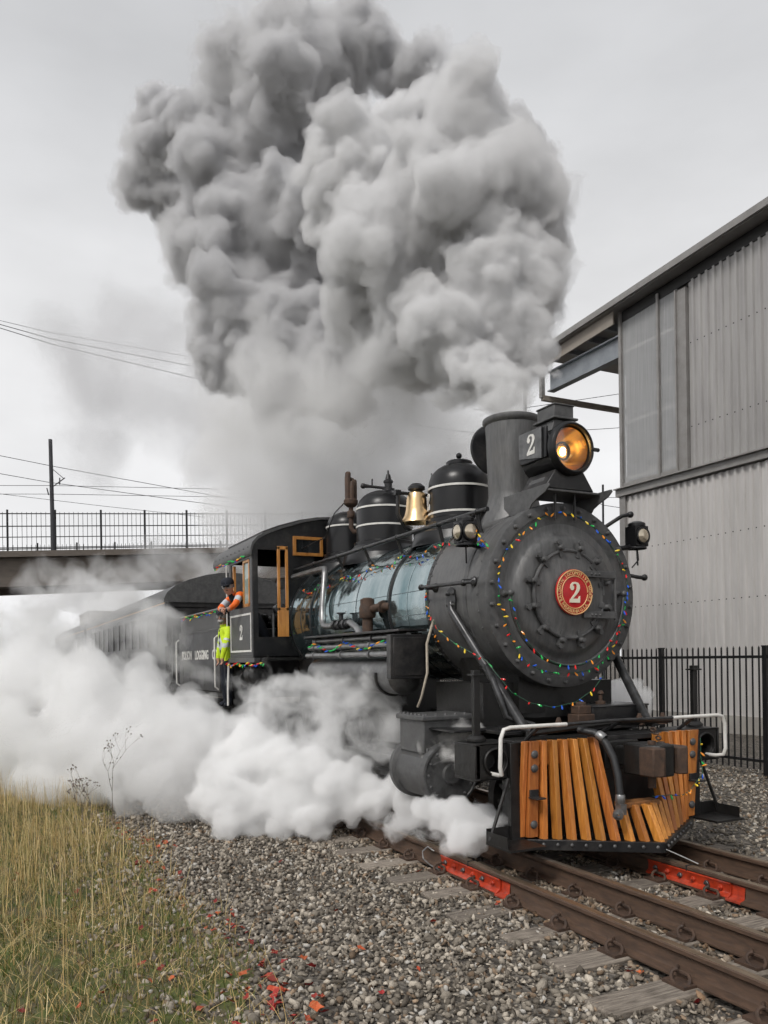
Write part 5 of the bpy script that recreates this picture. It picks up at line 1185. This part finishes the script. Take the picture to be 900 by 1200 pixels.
def face_bits(root, hc, fwd, up, cap_m, beard=False, goggles=False):
    fwd = fwd.normalized(); rt = fwd.cross(up).normalized(); up = rt.cross(fwd).normalized()
    fc = MB()
    fc.ext([(-.012, -.025), (.012, -.025), (.006, .02), (-.006, .02)], hc + fwd * .088 - up * .01, rt, up, fwd * .026); fc.obj('nose', M['skin'], root)
    for s in (-1, 1):
        MB().sphere(hc + fwd * .082 + rt * s * .034 + up * .022, .011, 10).obj('eye', M['navy'], root)
        MB().sphere(hc + rt * s * .080 - fwd * .005, .026, 10, (.6, .6, 1)).obj('ear', M['skin'], root)
    MB().box(hc + fwd * .083 - up * .048, (.03, .03, .008)).obj('mouth', M['rust'], root)
    cp_ = MB()
    prf = [(.105, -.005), (.108, .02), (.100, .06), (.07, .088), (.03, .098), (0, .10)]
    cp_.lathe(prf, hc + up * .045 - fwd * .008, up, 24)
    cp_.ext([(.07 * math.cos(a) * 1.25, .09 * math.sin(a)) for a in [math.radians(q) for q in range(0, 181, 15)]], hc + up * .045 + fwd * .07, rt, fwd, up * .01)
    cp_.obj('cap', cap_m, root)
    MB().lathe([(.098, -.05), (.102, -.02), (.102, .012)], hc + up * .03 - fwd * .014, up, 24).obj('hair', M['hair'], root)
    if beard: MB().sphere(hc + fwd * .055 - up * .075, .06, 14, (1, 1, .7)).obj('beard', M['hair'], root)
    if goggles:
        gl = MB()
        for s in (-1, 1): gl.box(hc + fwd * .095 + rt * s * .034 + up * .022, (.03, .045, .03))
        gl.box(hc + fwd * .096 + up * .024, (.02, .10, .008)); gl.obj('glasses', M['glass'], root)

# driver leaning out of the cab window
V_ = Vector
hc = V_((-6.36, -1.60, 2.915))
J = {'pelvis': (V_((-6.55, -1.10, 2.42)), (.15, .12)), 'belly': (V_((-6.52, -1.22, 2.56)), (.16, .12)), 'chest': (V_((-6.48, -1.38, 2.70)), (.18, .13)), 'neckb': (V_((-6.42, -1.49, 2.80)), .085),
     'neck': (V_((-6.40, -1.545, 2.845)), .055), 'jaw': (V_((-6.37, -1.59, 2.875)), .074), 'head': (V_(hc) + V_((0, 0, .03)), .092), 'crown': (V_(hc) + V_((-.01, 0, .10)), .07),
     'shF': (V_((-6.27, -1.42, 2.82)), .072), 'elF': (V_((-6.10, -1.56, 2.64)), .052), 'wrF': (V_((-6.30, -1.62, 2.56)), .036),
     'shB': (V_((-6.63, -1.48, 2.78)), .072), 'elB': (V_((-6.56, -1.68, 2.60)), .052), 'wrB': (V_((-6.30, -1.72, 2.56)), .036),
     'hipL': (V_((-6.45, -1.06, 2.36)), .1), 'kneeL': (V_((-6.40, -.92, 2.05)), .075), 'ankL': (V_((-6.42, -.95, 1.86)), .05),
     'hipR': (V_((-6.66, -1.06, 2.36)), .1), 'kneeR': (V_((-6.68, -.92, 2.05)), .075), 'ankR': (V_((-6.68, -.95, 1.86)), .05)}
B = [('pelvis', 'belly'), ('belly', 'chest'), ('chest', 'neckb'), ('neckb', 'neck'), ('neck', 'jaw'), ('jaw', 'head'), ('head', 'crown'), ('chest', 'shF'), ('shF', 'elF'), ('elF', 'wrF'), ('chest', 'shB'), ('shB', 'elB'), ('elB', 'wrB'),
     ('pelvis', 'hipL'), ('hipL', 'kneeL'), ('kneeL', 'ankL'), ('pelvis', 'hipR'), ('hipR', 'kneeR'), ('kneeR', 'ankR')]
hand(J, B, 'wrF', None, V_((-.8, -.3, .1)), V_((0, -.5, 1)), 'hf'); hand(J, B, 'wrB', None, V_((1, .1, -.2)), V_((0, -.3, 1)), 'hb')
def seg_d(p, a, b):
    a, b = V_(J[a][0]), V_(J[b][0]); t = max(0, min(1, (p - a).dot(b - a) / (b - a).length_squared)); return (p - a.lerp(b, t)).length, t
def pick1(p):
    if (p - V_(J['head'][0])).length < .135 or (p - V_(J['neck'][0])).length < .06: return 0
    for h in ('wrF', 'wrB'):
        if (p - V_(J[h][0])).length < .045: return 1
        if h == 'wrF' and seg_d(p, 'wrF', 'hfpalm')[0] < .12 and (p - V_(J['elF'][0])).length > .2: return 0
        if h == 'wrB' and seg_d(p, 'wrB', 'hbpalm')[0] < .12 and (p - V_(J['elB'][0])).length > .2: return 0
    for a, b in (('shF', 'elF'), ('shB', 'elB'), ('elF', 'wrF'), ('elB', 'wrB')):
        d, t = seg_d(p, a, b)
        if d < .085:
            if a in ('shF', 'shB'): return 3 if .35 < t < .75 else 2
            return 2 if t < .75 else 1
    d, t = seg_d(p, 'chest', 'shF')
    if d < .12 and t > .75: return 2
    d, t = seg_d(p, 'chest', 'shB')
    if d < .12 and t > .75: return 2
    return 1
pm = skin_mesh(J, B, [M['skin'], M['navy'], M['hiorange'], M['reflect']], pick1)
p1 = bpy.data.objects.new('person', pm); COL.objects.link(p1); WORLD[p1.name] = Vector((0, 0, 0))
tag(p1, 'person in dark cap with orange sleeves leaning out of the cab window', 'person')
face_bits(p1, V_(hc) + V_((0, 0, .03)), V_((.75, -.5, -.28)), V_((.1, -.15, 1)), M['navy'], goggles=True)

# crew member in a yellow jacket on the gangway step
hc = V_((-7.12, -1.50, 2.50)); O_ = V_((-7.16, -1.40, .98))
J = {'pelvis': (V_((-7.16, -1.40, 1.80)), (.15, .12)), 'belly': (V_((-7.16, -1.41, 1.98)), (.165, .13)), 'chest': (V_((-7.15, -1.43, 2.17)), (.185, .135)), 'neckb': (V_((-7.14, -1.46, 2.32)), .085),
     'neck': (V_((-7.13, -1.475, 2.38)), .056), 'jaw': (V_((-7.12, -1.49, 2.44)), .074), 'head': (V_(hc) + V_((0, 0, .0)), .092), 'crown': (V_(hc) + V_((0, 0, .08)), .07),
     'shF': (V_((-6.97, -1.42, 2.27)), .075), 'elF': (V_((-6.90, -1.50, 2.03)), .058), 'wrF': (V_((-6.93, -1.55, 1.83)), .038),
     'shB': (V_((-7.34, -1.42, 2.27)), .075), 'elB': (V_((-7.42, -1.46, 2.02)), .058), 'wrB': (V_((-7.42, -1.50, 1.82)), .038),
     'hipL': (V_((-7.06, -1.40, 1.72)), .1), 'kneeL': (V_((-7.02, -1.44, 1.38)), .072), 'ankL': (V_((-7.03, -1.40, 1.04)), .05), 'toeL': (V_((-6.98, -1.52, 1.0)), .042),
     'hipR': (V_((-7.27, -1.40, 1.72)), .1), 'kneeR': (V_((-7.28, -1.43, 1.38)), .072), 'ankR': (V_((-7.29, -1.40, 1.04)), .05), 'toeR': (V_((-7.26, -1.52, 1.0)), .042)}
B = [('pelvis', 'belly'), ('belly', 'chest'), ('chest', 'neckb'), ('neckb', 'neck'), ('neck', 'jaw'), ('jaw', 'head'), ('head', 'crown'), ('chest', 'shF'), ('shF', 'elF'), ('elF', 'wrF'), ('chest', 'shB'), ('shB', 'elB'), ('elB', 'wrB'),
     ('pelvis', 'hipL'), ('hipL', 'kneeL'), ('kneeL', 'ankL'), ('ankL', 'toeL'), ('pelvis', 'hipR'), ('hipR', 'kneeR'), ('kneeR', 'ankR'), ('ankR', 'toeR')]
hand(J, B, 'wrF', None, V_((.05, -.1, -1)), V_((1, 0, 0)), 'hf'); hand(J, B, 'wrB', None, V_((.1, 0, -1)), V_((1, 0, 0)), 'hb')
def pick2(p):
    if (p - V_(J['head'][0])).length < .135 or (p - V_(J['neck'][0])).length < .05: return 0
    if p.z < 1.80 and (seg_d(p, 'wrF', 'hfpalm')[0] < .10 or seg_d(p, 'wrB', 'hbpalm')[0] < .10) and (p.x > -6.99 or p.x < -7.37): return 0
    if p.z < 1.76: return 1
    if p.y < -1.52 and abs(p.x + 7.17) < .03: return 1
    if 1.98 < p.z < 2.05 or 2.10 < p.z < 2.13: return 3
    return 2
pm = skin_mesh(J, B, [M['skin'], M['navy'], M['hiyellow'], M['reflect']], pick2)
p2 = bpy.data.objects.new('person', pm); COL.objects.link(p2); WORLD[p2.name] = Vector((0, 0, 0))
tag(p2, 'person in yellow jacket and dark cap standing between cab and tender', 'person')
face_bits(p2, V_(hc), V_((.8, -.6, -.05)), V_((0, 0, 1)), M['navy'], beard=True)
st = MB().box((-7.18, -1.38, .955), (.5, .34, .03)).box((-7.18, -1.22, 1.3), (.5, .03, .75)).box((-7.18, -1.36, .6), (.46, .26, .03)).box((-7.42, -1.3, .8), (.02, .2, .4)).box((-6.94, -1.3, .8), (.02, .2, .4)); st.obj('gangway_step', M['grime'], tender)

# ------------------------------------------------------------------ smoke and steam
def ico(sub):
    bm = bmesh.new(); bmesh.ops.create_icosphere(bm, subdivisions=sub, radius=1)
    v = np.array([x.co[:] for x in bm.verts]); f = np.array([[q.index for q in x.verts] for x in bm.faces]); bm.free(); return v, f
ICO2, ICO1 = ico(2), ico(1)
TEX = {}
def clouds(sz):
    if sz not in TEX:
        t = bpy.data.textures.new('billow', 'CLOUDS'); t.noise_scale = sz; t.noise_depth = 4; t.noise_type = 'SOFT_NOISE'; TEX[sz] = t
    return TEX[sz]
def vol(name, col, dens, aniso=0.0):
    m = bpy.data.materials.new(name); m.use_nodes = True; nt = m.node_tree; nt.nodes.clear()
    out = nt.nodes.new('ShaderNodeOutputMaterial'); p = nt.nodes.new('ShaderNodeVolumePrincipled')
    p.inputs['Color'].default_value = (*col, 1); p.inputs['Density'].default_value = dens; p.inputs['Anisotropy'].default_value = aniso
    nt.links.new(p.outputs[0], out.inputs['Volume']); return m
def puff(name, L_, vox, seed, material, lv, disp, shrink=.88, grow=1.0):
    rng = np.random.default_rng(seed)
    cur = [(np.array(at(x, y, d)), r / FPX * d * shrink * grow) for x, y, r, d in L_]; batches = [(cur, ICO2)]
    for li, (n, k) in enumerate(lv):
        C = np.array([c for c, r in cur]); R = np.array([r for c, r in cur])
        d = rng.normal(size=(len(cur), n, 3)); d /= np.linalg.norm(d, axis=2)[..., None]
        rr = R[:, None] * k * rng.uniform(.55, 1.3, size=(len(cur), n))
        cc = C[:, None] + d * (R[:, None] * rng.uniform(.84, 1.03, size=(len(cur), n)))[..., None]
        cur = list(zip(cc.reshape(-1, 3), rr.reshape(-1)))
        batches.append((cur, ICO2 if li == 0 else ICO1))
    Vs = []; Fs = []; off = 0
    for b, (v, f) in batches:
        C = np.array([c for c, r in b]); R = np.array([r for c, r in b])
        V = C[:, None] + v[None] * R[:, None, None]; Vs.append(V.reshape(-1, 3))
        Fs.append((f[None] + (np.arange(len(b)) * len(v))[:, None, None]).reshape(-1, 3) + off); off += len(b) * len(v)
    o = raw_mesh(name, np.concatenate(Vs), np.concatenate(Fs), None, material)
    m = o.modifiers.new('r', 'REMESH'); m.mode = 'VOXEL'; m.voxel_size = vox; m.use_smooth_shade = True
    for sz, st_ in disp[:2]:
        dm = o.modifiers.new('d', 'DISPLACE'); dm.texture = clouds(sz); dm.strength = st_; dm.mid_level = .5; dm.texture_coords = 'LOCAL'
    if disp:
        m = o.modifiers.new('r2', 'REMESH'); m.mode = 'VOXEL'; m.voxel_size = vox; m.use_smooth_shade = True
    for sz, st_ in disp[2:]:
        dm = o.modifiers.new('d', 'DISPLACE'); dm.texture = clouds(sz); dm.strength = st_; dm.mid_level = .5; dm.texture_coords = 'LOCAL'
    dg = bpy.context.evaluated_depsgraph_get(); dg.update()
    me2 = bpy.data.meshes.new_from_object(o.evaluated_get(dg)); o.modifiers.clear(); o.data = me2
    o.data.materials.clear(); o.data.materials.append(material); o.data.name = name
    return o
def soft(name, L_, col, dens, nscale, warp, thr, label, cat, gain=1.6, core=.2):
    """thin smoke: soft-edged lumps torn by fractal noise inside a smooth hull"""
    S = [(at(x, y, d), r / FPX * d) for x, y, r, d in L_]
    m = bpy.data.materials.new(name + '_volume'); m.use_nodes = True; nt = m.node_tree; nt.nodes.clear(); n = nt.nodes.new; l = nt.links.new
    out = n('ShaderNodeOutputMaterial'); p = n('ShaderNodeVolumePrincipled'); p.inputs['Color'].default_value = (*col, 1); l(p.outputs[0], out.inputs['Volume'])
    tc = n('ShaderNodeTexCoord')
    nw = n('ShaderNodeTexNoise'); nw.inputs['Scale'].default_value = nscale; nw.inputs['Detail'].default_value = 3; l(tc.outputs['Object'], nw.inputs['Vector'])
    sb = n('ShaderNodeVectorMath'); sb.operation = 'SUBTRACT'; sb.inputs[1].default_value = (.5, .5, .5); l(nw.outputs['Color'], sb.inputs[0])
    sc_ = n('ShaderNodeVectorMath'); sc_.operation = 'SCALE'; sc_.inputs['Scale'].default_value = warp; l(sb.outputs[0], sc_.inputs[0])
    ad = n('ShaderNodeVectorMath'); l(tc.outputs['Object'], ad.inputs[0]); l(sc_.outputs[0], ad.inputs[1])
    acc = None
    for c, r in S:
        d = n('ShaderNodeVectorMath'); d.operation = 'DISTANCE'; l(ad.outputs[0], d.inputs[0]); d.inputs[1].default_value = c
        mr = n('ShaderNodeMapRange'); mr.interpolation_type = 'SMOOTHSTEP'; mr.inputs[1].default_value = r * core; mr.inputs[2].default_value = r; mr.inputs[3].default_value = 1; mr.inputs[4].default_value = 0
        l(d.outputs['Value'], mr.inputs[0])
        if acc is None: acc = mr.outputs[0]
        else:
            a = n('ShaderNodeMath'); a.operation = 'MAXIMUM'; l(acc, a.inputs[0]); l(mr.outputs[0], a.inputs[1]); acc = a.outputs[0]
    n2 = n('ShaderNodeTexNoise'); n2.inputs['Scale'].default_value = nscale * 2.4; n2.inputs['Detail'].default_value = 6; n2.inputs['Roughness'].default_value = .6; l(ad.outputs[0], n2.inputs['Vector'])
    cr_ = n('ShaderNodeMapRange'); cr_.inputs[1].default_value = .34; cr_.inputs[2].default_value = .66; l(n2.outputs[0], cr_.inputs[0])
    t = n('ShaderNodeMath'); t.operation = 'MULTIPLY'; t.inputs[1].default_value = thr; l(cr_.outputs[0], t.inputs[0])
    u = n('ShaderNodeMath'); u.operation = 'SUBTRACT'; l(acc, u.inputs[0]); l(t.outputs[0], u.inputs[1])
    v = n('ShaderNodeMath'); v.operation = 'MULTIPLY'; v.use_clamp = True; v.inputs[1].default_value = gain; l(u.outputs[0], v.inputs[0])
    w_ = n('ShaderNodeMath'); w_.operation = 'MULTIPLY'; w_.inputs[1].default_value = dens; l(v.outputs[0], w_.inputs[0]); l(w_.outputs[0], p.inputs['Density'])
    vx = max(.03, min(r for c, r in S) / 4)
    return stuff(puff(name, L_, vx, 3, m, (), (), shrink=1.0, grow=1.0 + .12), label, cat)

RL = [(520, 265, 112, 11.6), (592, 255, 66, 11.4), (585, 330, 72, 11), (430, 205, 66, 12), (392, 262, 36, 12), (500, 165, 58, 12.4), (455, 160, 45, 12.3), (570, 190, 45, 12.2), (615, 300, 42, 11), (598, 385, 46, 10.6), (540, 385, 62, 10.8), (450, 330, 78, 12),
      (480, 400, 45, 11.6), (560, 435, 34, 10.2), (625, 355, 30, 10.8), (585, 455, 24, 9.8)]
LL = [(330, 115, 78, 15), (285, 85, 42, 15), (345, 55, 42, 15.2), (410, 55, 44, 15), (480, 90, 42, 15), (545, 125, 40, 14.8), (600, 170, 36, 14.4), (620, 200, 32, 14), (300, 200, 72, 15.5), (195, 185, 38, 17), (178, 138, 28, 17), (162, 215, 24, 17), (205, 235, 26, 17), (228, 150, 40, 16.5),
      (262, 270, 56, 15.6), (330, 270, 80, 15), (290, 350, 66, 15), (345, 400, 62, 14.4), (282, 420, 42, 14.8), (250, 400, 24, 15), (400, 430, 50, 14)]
LVB = ((24, .42), (9, .42), (6, .42))
def plume(name, L_, vox, seed, col, d_out, d_in, disp, label, cat, fringe=None):
    o = stuff(puff(name, L_, vox, seed, vol(name + '_shell', col, d_out), LVB, disp), label, cat)
    c = puff('dense_core', L_, vox, seed, vol(name + '_core', col, d_in), LVB, disp, shrink=.80); c['kind'] = 'stuff'; c.parent = o
    return o
def wisps(L_, f): return [(x, y, r * f, d) for x, y, r, d in L_]
plume('dark_smoke', LL, .036, 2, (.815, .815, .823), 3.2, 6.5, ((.9, .40), (.3, .16), (.10, .07)), 'darker grey smoke billowing high behind the pale smoke plume', 'smoke')  # sootier smoke; its lower albedo also carries the plume's shaded side
plume('pale_smoke', RL, .030, 1, (.895, .895, .898), 3.6, 7.0, ((.8, .34), (.25, .15), (.08, .06)), 'pale grey smoke plume billowing up from the smoke stack', 'smoke')
soft('smoke_wisps', [(600, 255, 90, 11.4), (590, 340, 92, 11), (570, 190, 66, 12.2), (620, 310, 62, 11), (600, 400, 66, 10.6), (500, 160, 78, 12.4), (550, 430, 56, 10.6), (470, 410, 70, 11.4)], (.89, .89, .893), 4.5, 1.3, 1.1, 1.15, 'torn pale wisps on the edge of the pale smoke plume', 'smoke', gain=2.2, core=.55)
soft('smoke_wisps', [(330, 100, 108, 15), (270, 80, 62, 15), (410, 50, 66, 15), (195, 180, 64, 17), (165, 215, 44, 17), (250, 290, 80, 15.6), (270, 390, 70, 15), (340, 430, 84, 14.2), (500, 90, 62, 15)], (.84, .84, .845), 3.0, 1.0, 1.4, 1.15, 'torn grey wisps on the edge of the darker smoke', 'smoke', gain=2.2, core=.55)
soft('stack_smoke', [(575, 450, 42, 9.7), (605, 445, 32, 9.4), (632, 430, 18, 9.4), (588, 470, 34, 9.1), (612, 472, 22, 9.0), (598, 488, 26, 8.70), (545, 450, 34, 10.2), (640, 405, 16, 10)], (.87, .87, .87), 9.0, 2.6, .5, .75, 'thin wispy smoke rising from the stack mouth', 'smoke', gain=2.0)
HL = [(350, 470, 120, 19), (430, 490, 130, 19), (300, 500, 100, 20), (490, 480, 110, 18), (545, 530, 90, 18), (340, 570, 120, 20), (430, 590, 120, 20), (500, 580, 105, 19), (295, 600, 85, 21), (265, 545, 75, 22), (390, 540, 130, 19.5)]
soft('drifting_smoke', HL, (.985, .985, .986), 1.3, .45, 2.2, .45, 'soft pale smoke drifting low behind cab and domes', 'smoke', gain=1.2, core=.15)
FL = [(310, 440, 75, 12.9), (370, 455, 85, 12.7), (440, 450, 70, 12.3), (280, 480, 60, 13.2), (410, 500, 75, 12.6), (490, 470, 55, 11.8), (340, 500, 70, 13)]
soft('drifting_smoke', FL, (.982, .982, .983), 1.7, .7, 1.4, .6, 'light grey smoke thinning out under the plume', 'smoke', gain=1.3, core=.1)
SL = [(80, 420, 80, 30), (110, 455, 95, 30), (170, 470, 95, 29), (120, 520, 75, 30), (140, 395, 75, 31), (220, 500, 90, 28), (250, 430, 85, 28), (195, 395, 75, 30), (240, 545, 65, 28), (275, 500, 70, 27), (100, 550, 48, 30)]
soft('old_smoke', SL, (.84, .84, .85), .50, .25, 4.0, .6, 'faint old smoke hanging above the road bridge', 'smoke', gain=1.2, core=.1)
WS = [(300, 948, 34, 8.9), (262, 930, 36, 9.0), (345, 935, 38, 8.8), (395, 932, 34, 8.7), (440, 935, 26, 8.6), (478, 938, 20, 8.4), (375, 905, 30, 9), (320, 905, 36, 9.1), (290, 880, 36, 9.5), (420, 910, 22, 8.9), (460, 918, 16, 8.6), (270, 965, 20, 8.7), (330, 965, 22, 8.6), (370, 965, 20, 8.5)]
plume('white_steam', WS, .024, 8, (.998, .998, .998), 3.5, 8.0, ((.4, .20), (.14, .09), (.05, .035)), 'dense white steam cloud rolling over the ballast from the cylinder', 'steam')
WP = [(545, 965, 26, 7.15), (522, 958, 22, 7.35), (566, 955, 16, 7.15), (500, 948, 18, 7.6), (545, 982, 18, 7.0), (570, 975, 12, 7.0)]
plume('white_steam', WP, .016, 9, (.997, .997, .998), 5.0, 9.0, ((.25, .14), (.09, .06), (.035, .025)), 'small white steam puff at the pilot wheel beside the rail', 'steam')
soft('thin_steam', [(548, 962, 36, 7.1), (576, 966, 24, 7.0), (495, 962, 28, 7.6), (540, 985, 28, 7.0), (448, 938, 34, 8.5), (470, 965, 32, 8.0), (520, 968, 26, 7.4)], (.99, .99, .992), 8.0, 2.6, .45, 1.1, 'torn white steam wisps between cylinder and pilot wheel', 'steam', gain=2.0, core=.25)
WL = [(215, 905, 40, 9.8), (225, 862, 40, 10.3), (170, 885, 46, 10.3), (120, 880, 48, 10.6), (60, 885, 50, 11), (5, 880, 55, 11.3), (100, 822, 52, 11.5), (170, 822, 42, 11.3), (235, 835, 26, 10.8), (40, 805, 56, 12.5), (-30, 830, 60, 12), (-30, 770, 40, 13.5), (280, 855, 28, 10), (20, 930, 26, 11), (90, 935, 24, 10.6), (150, 935, 22, 10.2), (200, 945, 16, 9.6)]
stuff(puff('white_steam', WL, .04, 10, vol('broad_white_steam', (.997, .997, .998), 1.9), LVB, ((.8, .45), (.25, .18), (.10, .07))), 'broad bank of white steam hiding tender wheels and cars', 'steam')
soft('thin_steam', [(225, 845, 60, 10.2), (160, 830, 70, 11), (90, 820, 80, 11.5), (30, 800, 80, 12), (-20, 800, 80, 12), (270, 870, 48, 9.7), (120, 900, 60, 10.2), (60, 915, 50, 10.6), (290, 850, 40, 9.8), (190, 925, 36, 9.5)], (.995, .995, .996), 3.2, 1.0, 1.1, .95, 'hazy white steam round the broad steam bank', 'steam', gain=1.6, core=.3)
TS = [(430, 825, 50, 8.95), (385, 835, 56, 9.2), (345, 820, 52, 9.7), (400, 805, 42, 9.5), (350, 865, 60, 9.4), (445, 870, 52, 8.8), (310, 835, 52, 9.9), (470, 850, 32, 8.6), (400, 875, 58, 9.0), (300, 800, 34, 10.4)]
soft('thin_steam', TS, (.975, .975, .975), 4.6, 1.4, .9, .95, 'thin grey steam swirling in front of the driving wheels', 'steam', gain=1.6)
CS = [(90, 750, 62, 14.5), (160, 762, 54, 14), (205, 778, 38, 13.2), (30, 740, 66, 15), (-20, 740, 60, 15), (120, 715, 52, 17), (60, 700, 52, 20), (185, 735, 40, 15.5), (240, 800, 30, 12), (100, 690, 40, 22)]
soft('thin_steam', CS, (.985, .985, .987), 1.9, .6, 1.8, .85, 'thin steam veil over the passenger cars', 'steam', gain=1.4)
BS = [(235, 665, 52, 30), (280, 650, 60, 28), (180, 672, 46, 33), (120, 668, 42, 34), (60, 672, 34, 35), (40, 685, 30, 35), (200, 640, 36, 31), (150, 690, 36, 33)]
soft('thin_steam', BS, (.93, .93, .93), .9, .35, 3.4, .9, 'faint steam drifting across the bridge girder', 'steam', gain=1.4)
RS = [(722, 820, 24, 10.0), (748, 824, 19, 10.1), (698, 822, 18, 9.9), (738, 808, 14, 10.1), (680, 828, 13, 9.8)]
stuff(puff('white_steam', RS, .02, 13, vol('far_side_steam', (.997, .997, .998), 6.0), LVB, ((.25, .14), (.09, .06), (.04, .025))), 'small white steam puff beyond the front deck tool box', 'steam')
CW = [(545, 858, 24, 7.7), (530, 868, 24, 7.68), (558, 850, 17, 7.65), (518, 882, 22, 7.6), (505, 875, 17, 7.7), (535, 890, 20, 7.5)]
soft('thin_steam', CW, (.96, .95, .935), 11.0, 3.4, .30, 1.0, 'thin brownish steam wisp leaking over the cylinder head', 'steam', gain=1.6)
soft('thin_steam', [(632, 432, 17, 20), (642, 424, 14, 20), (650, 436, 11, 20)], (.9, .9, .9), 5.0, 1.6, .7, .8, 'small grey wisp of smoke against the canopy corner', 'smoke')
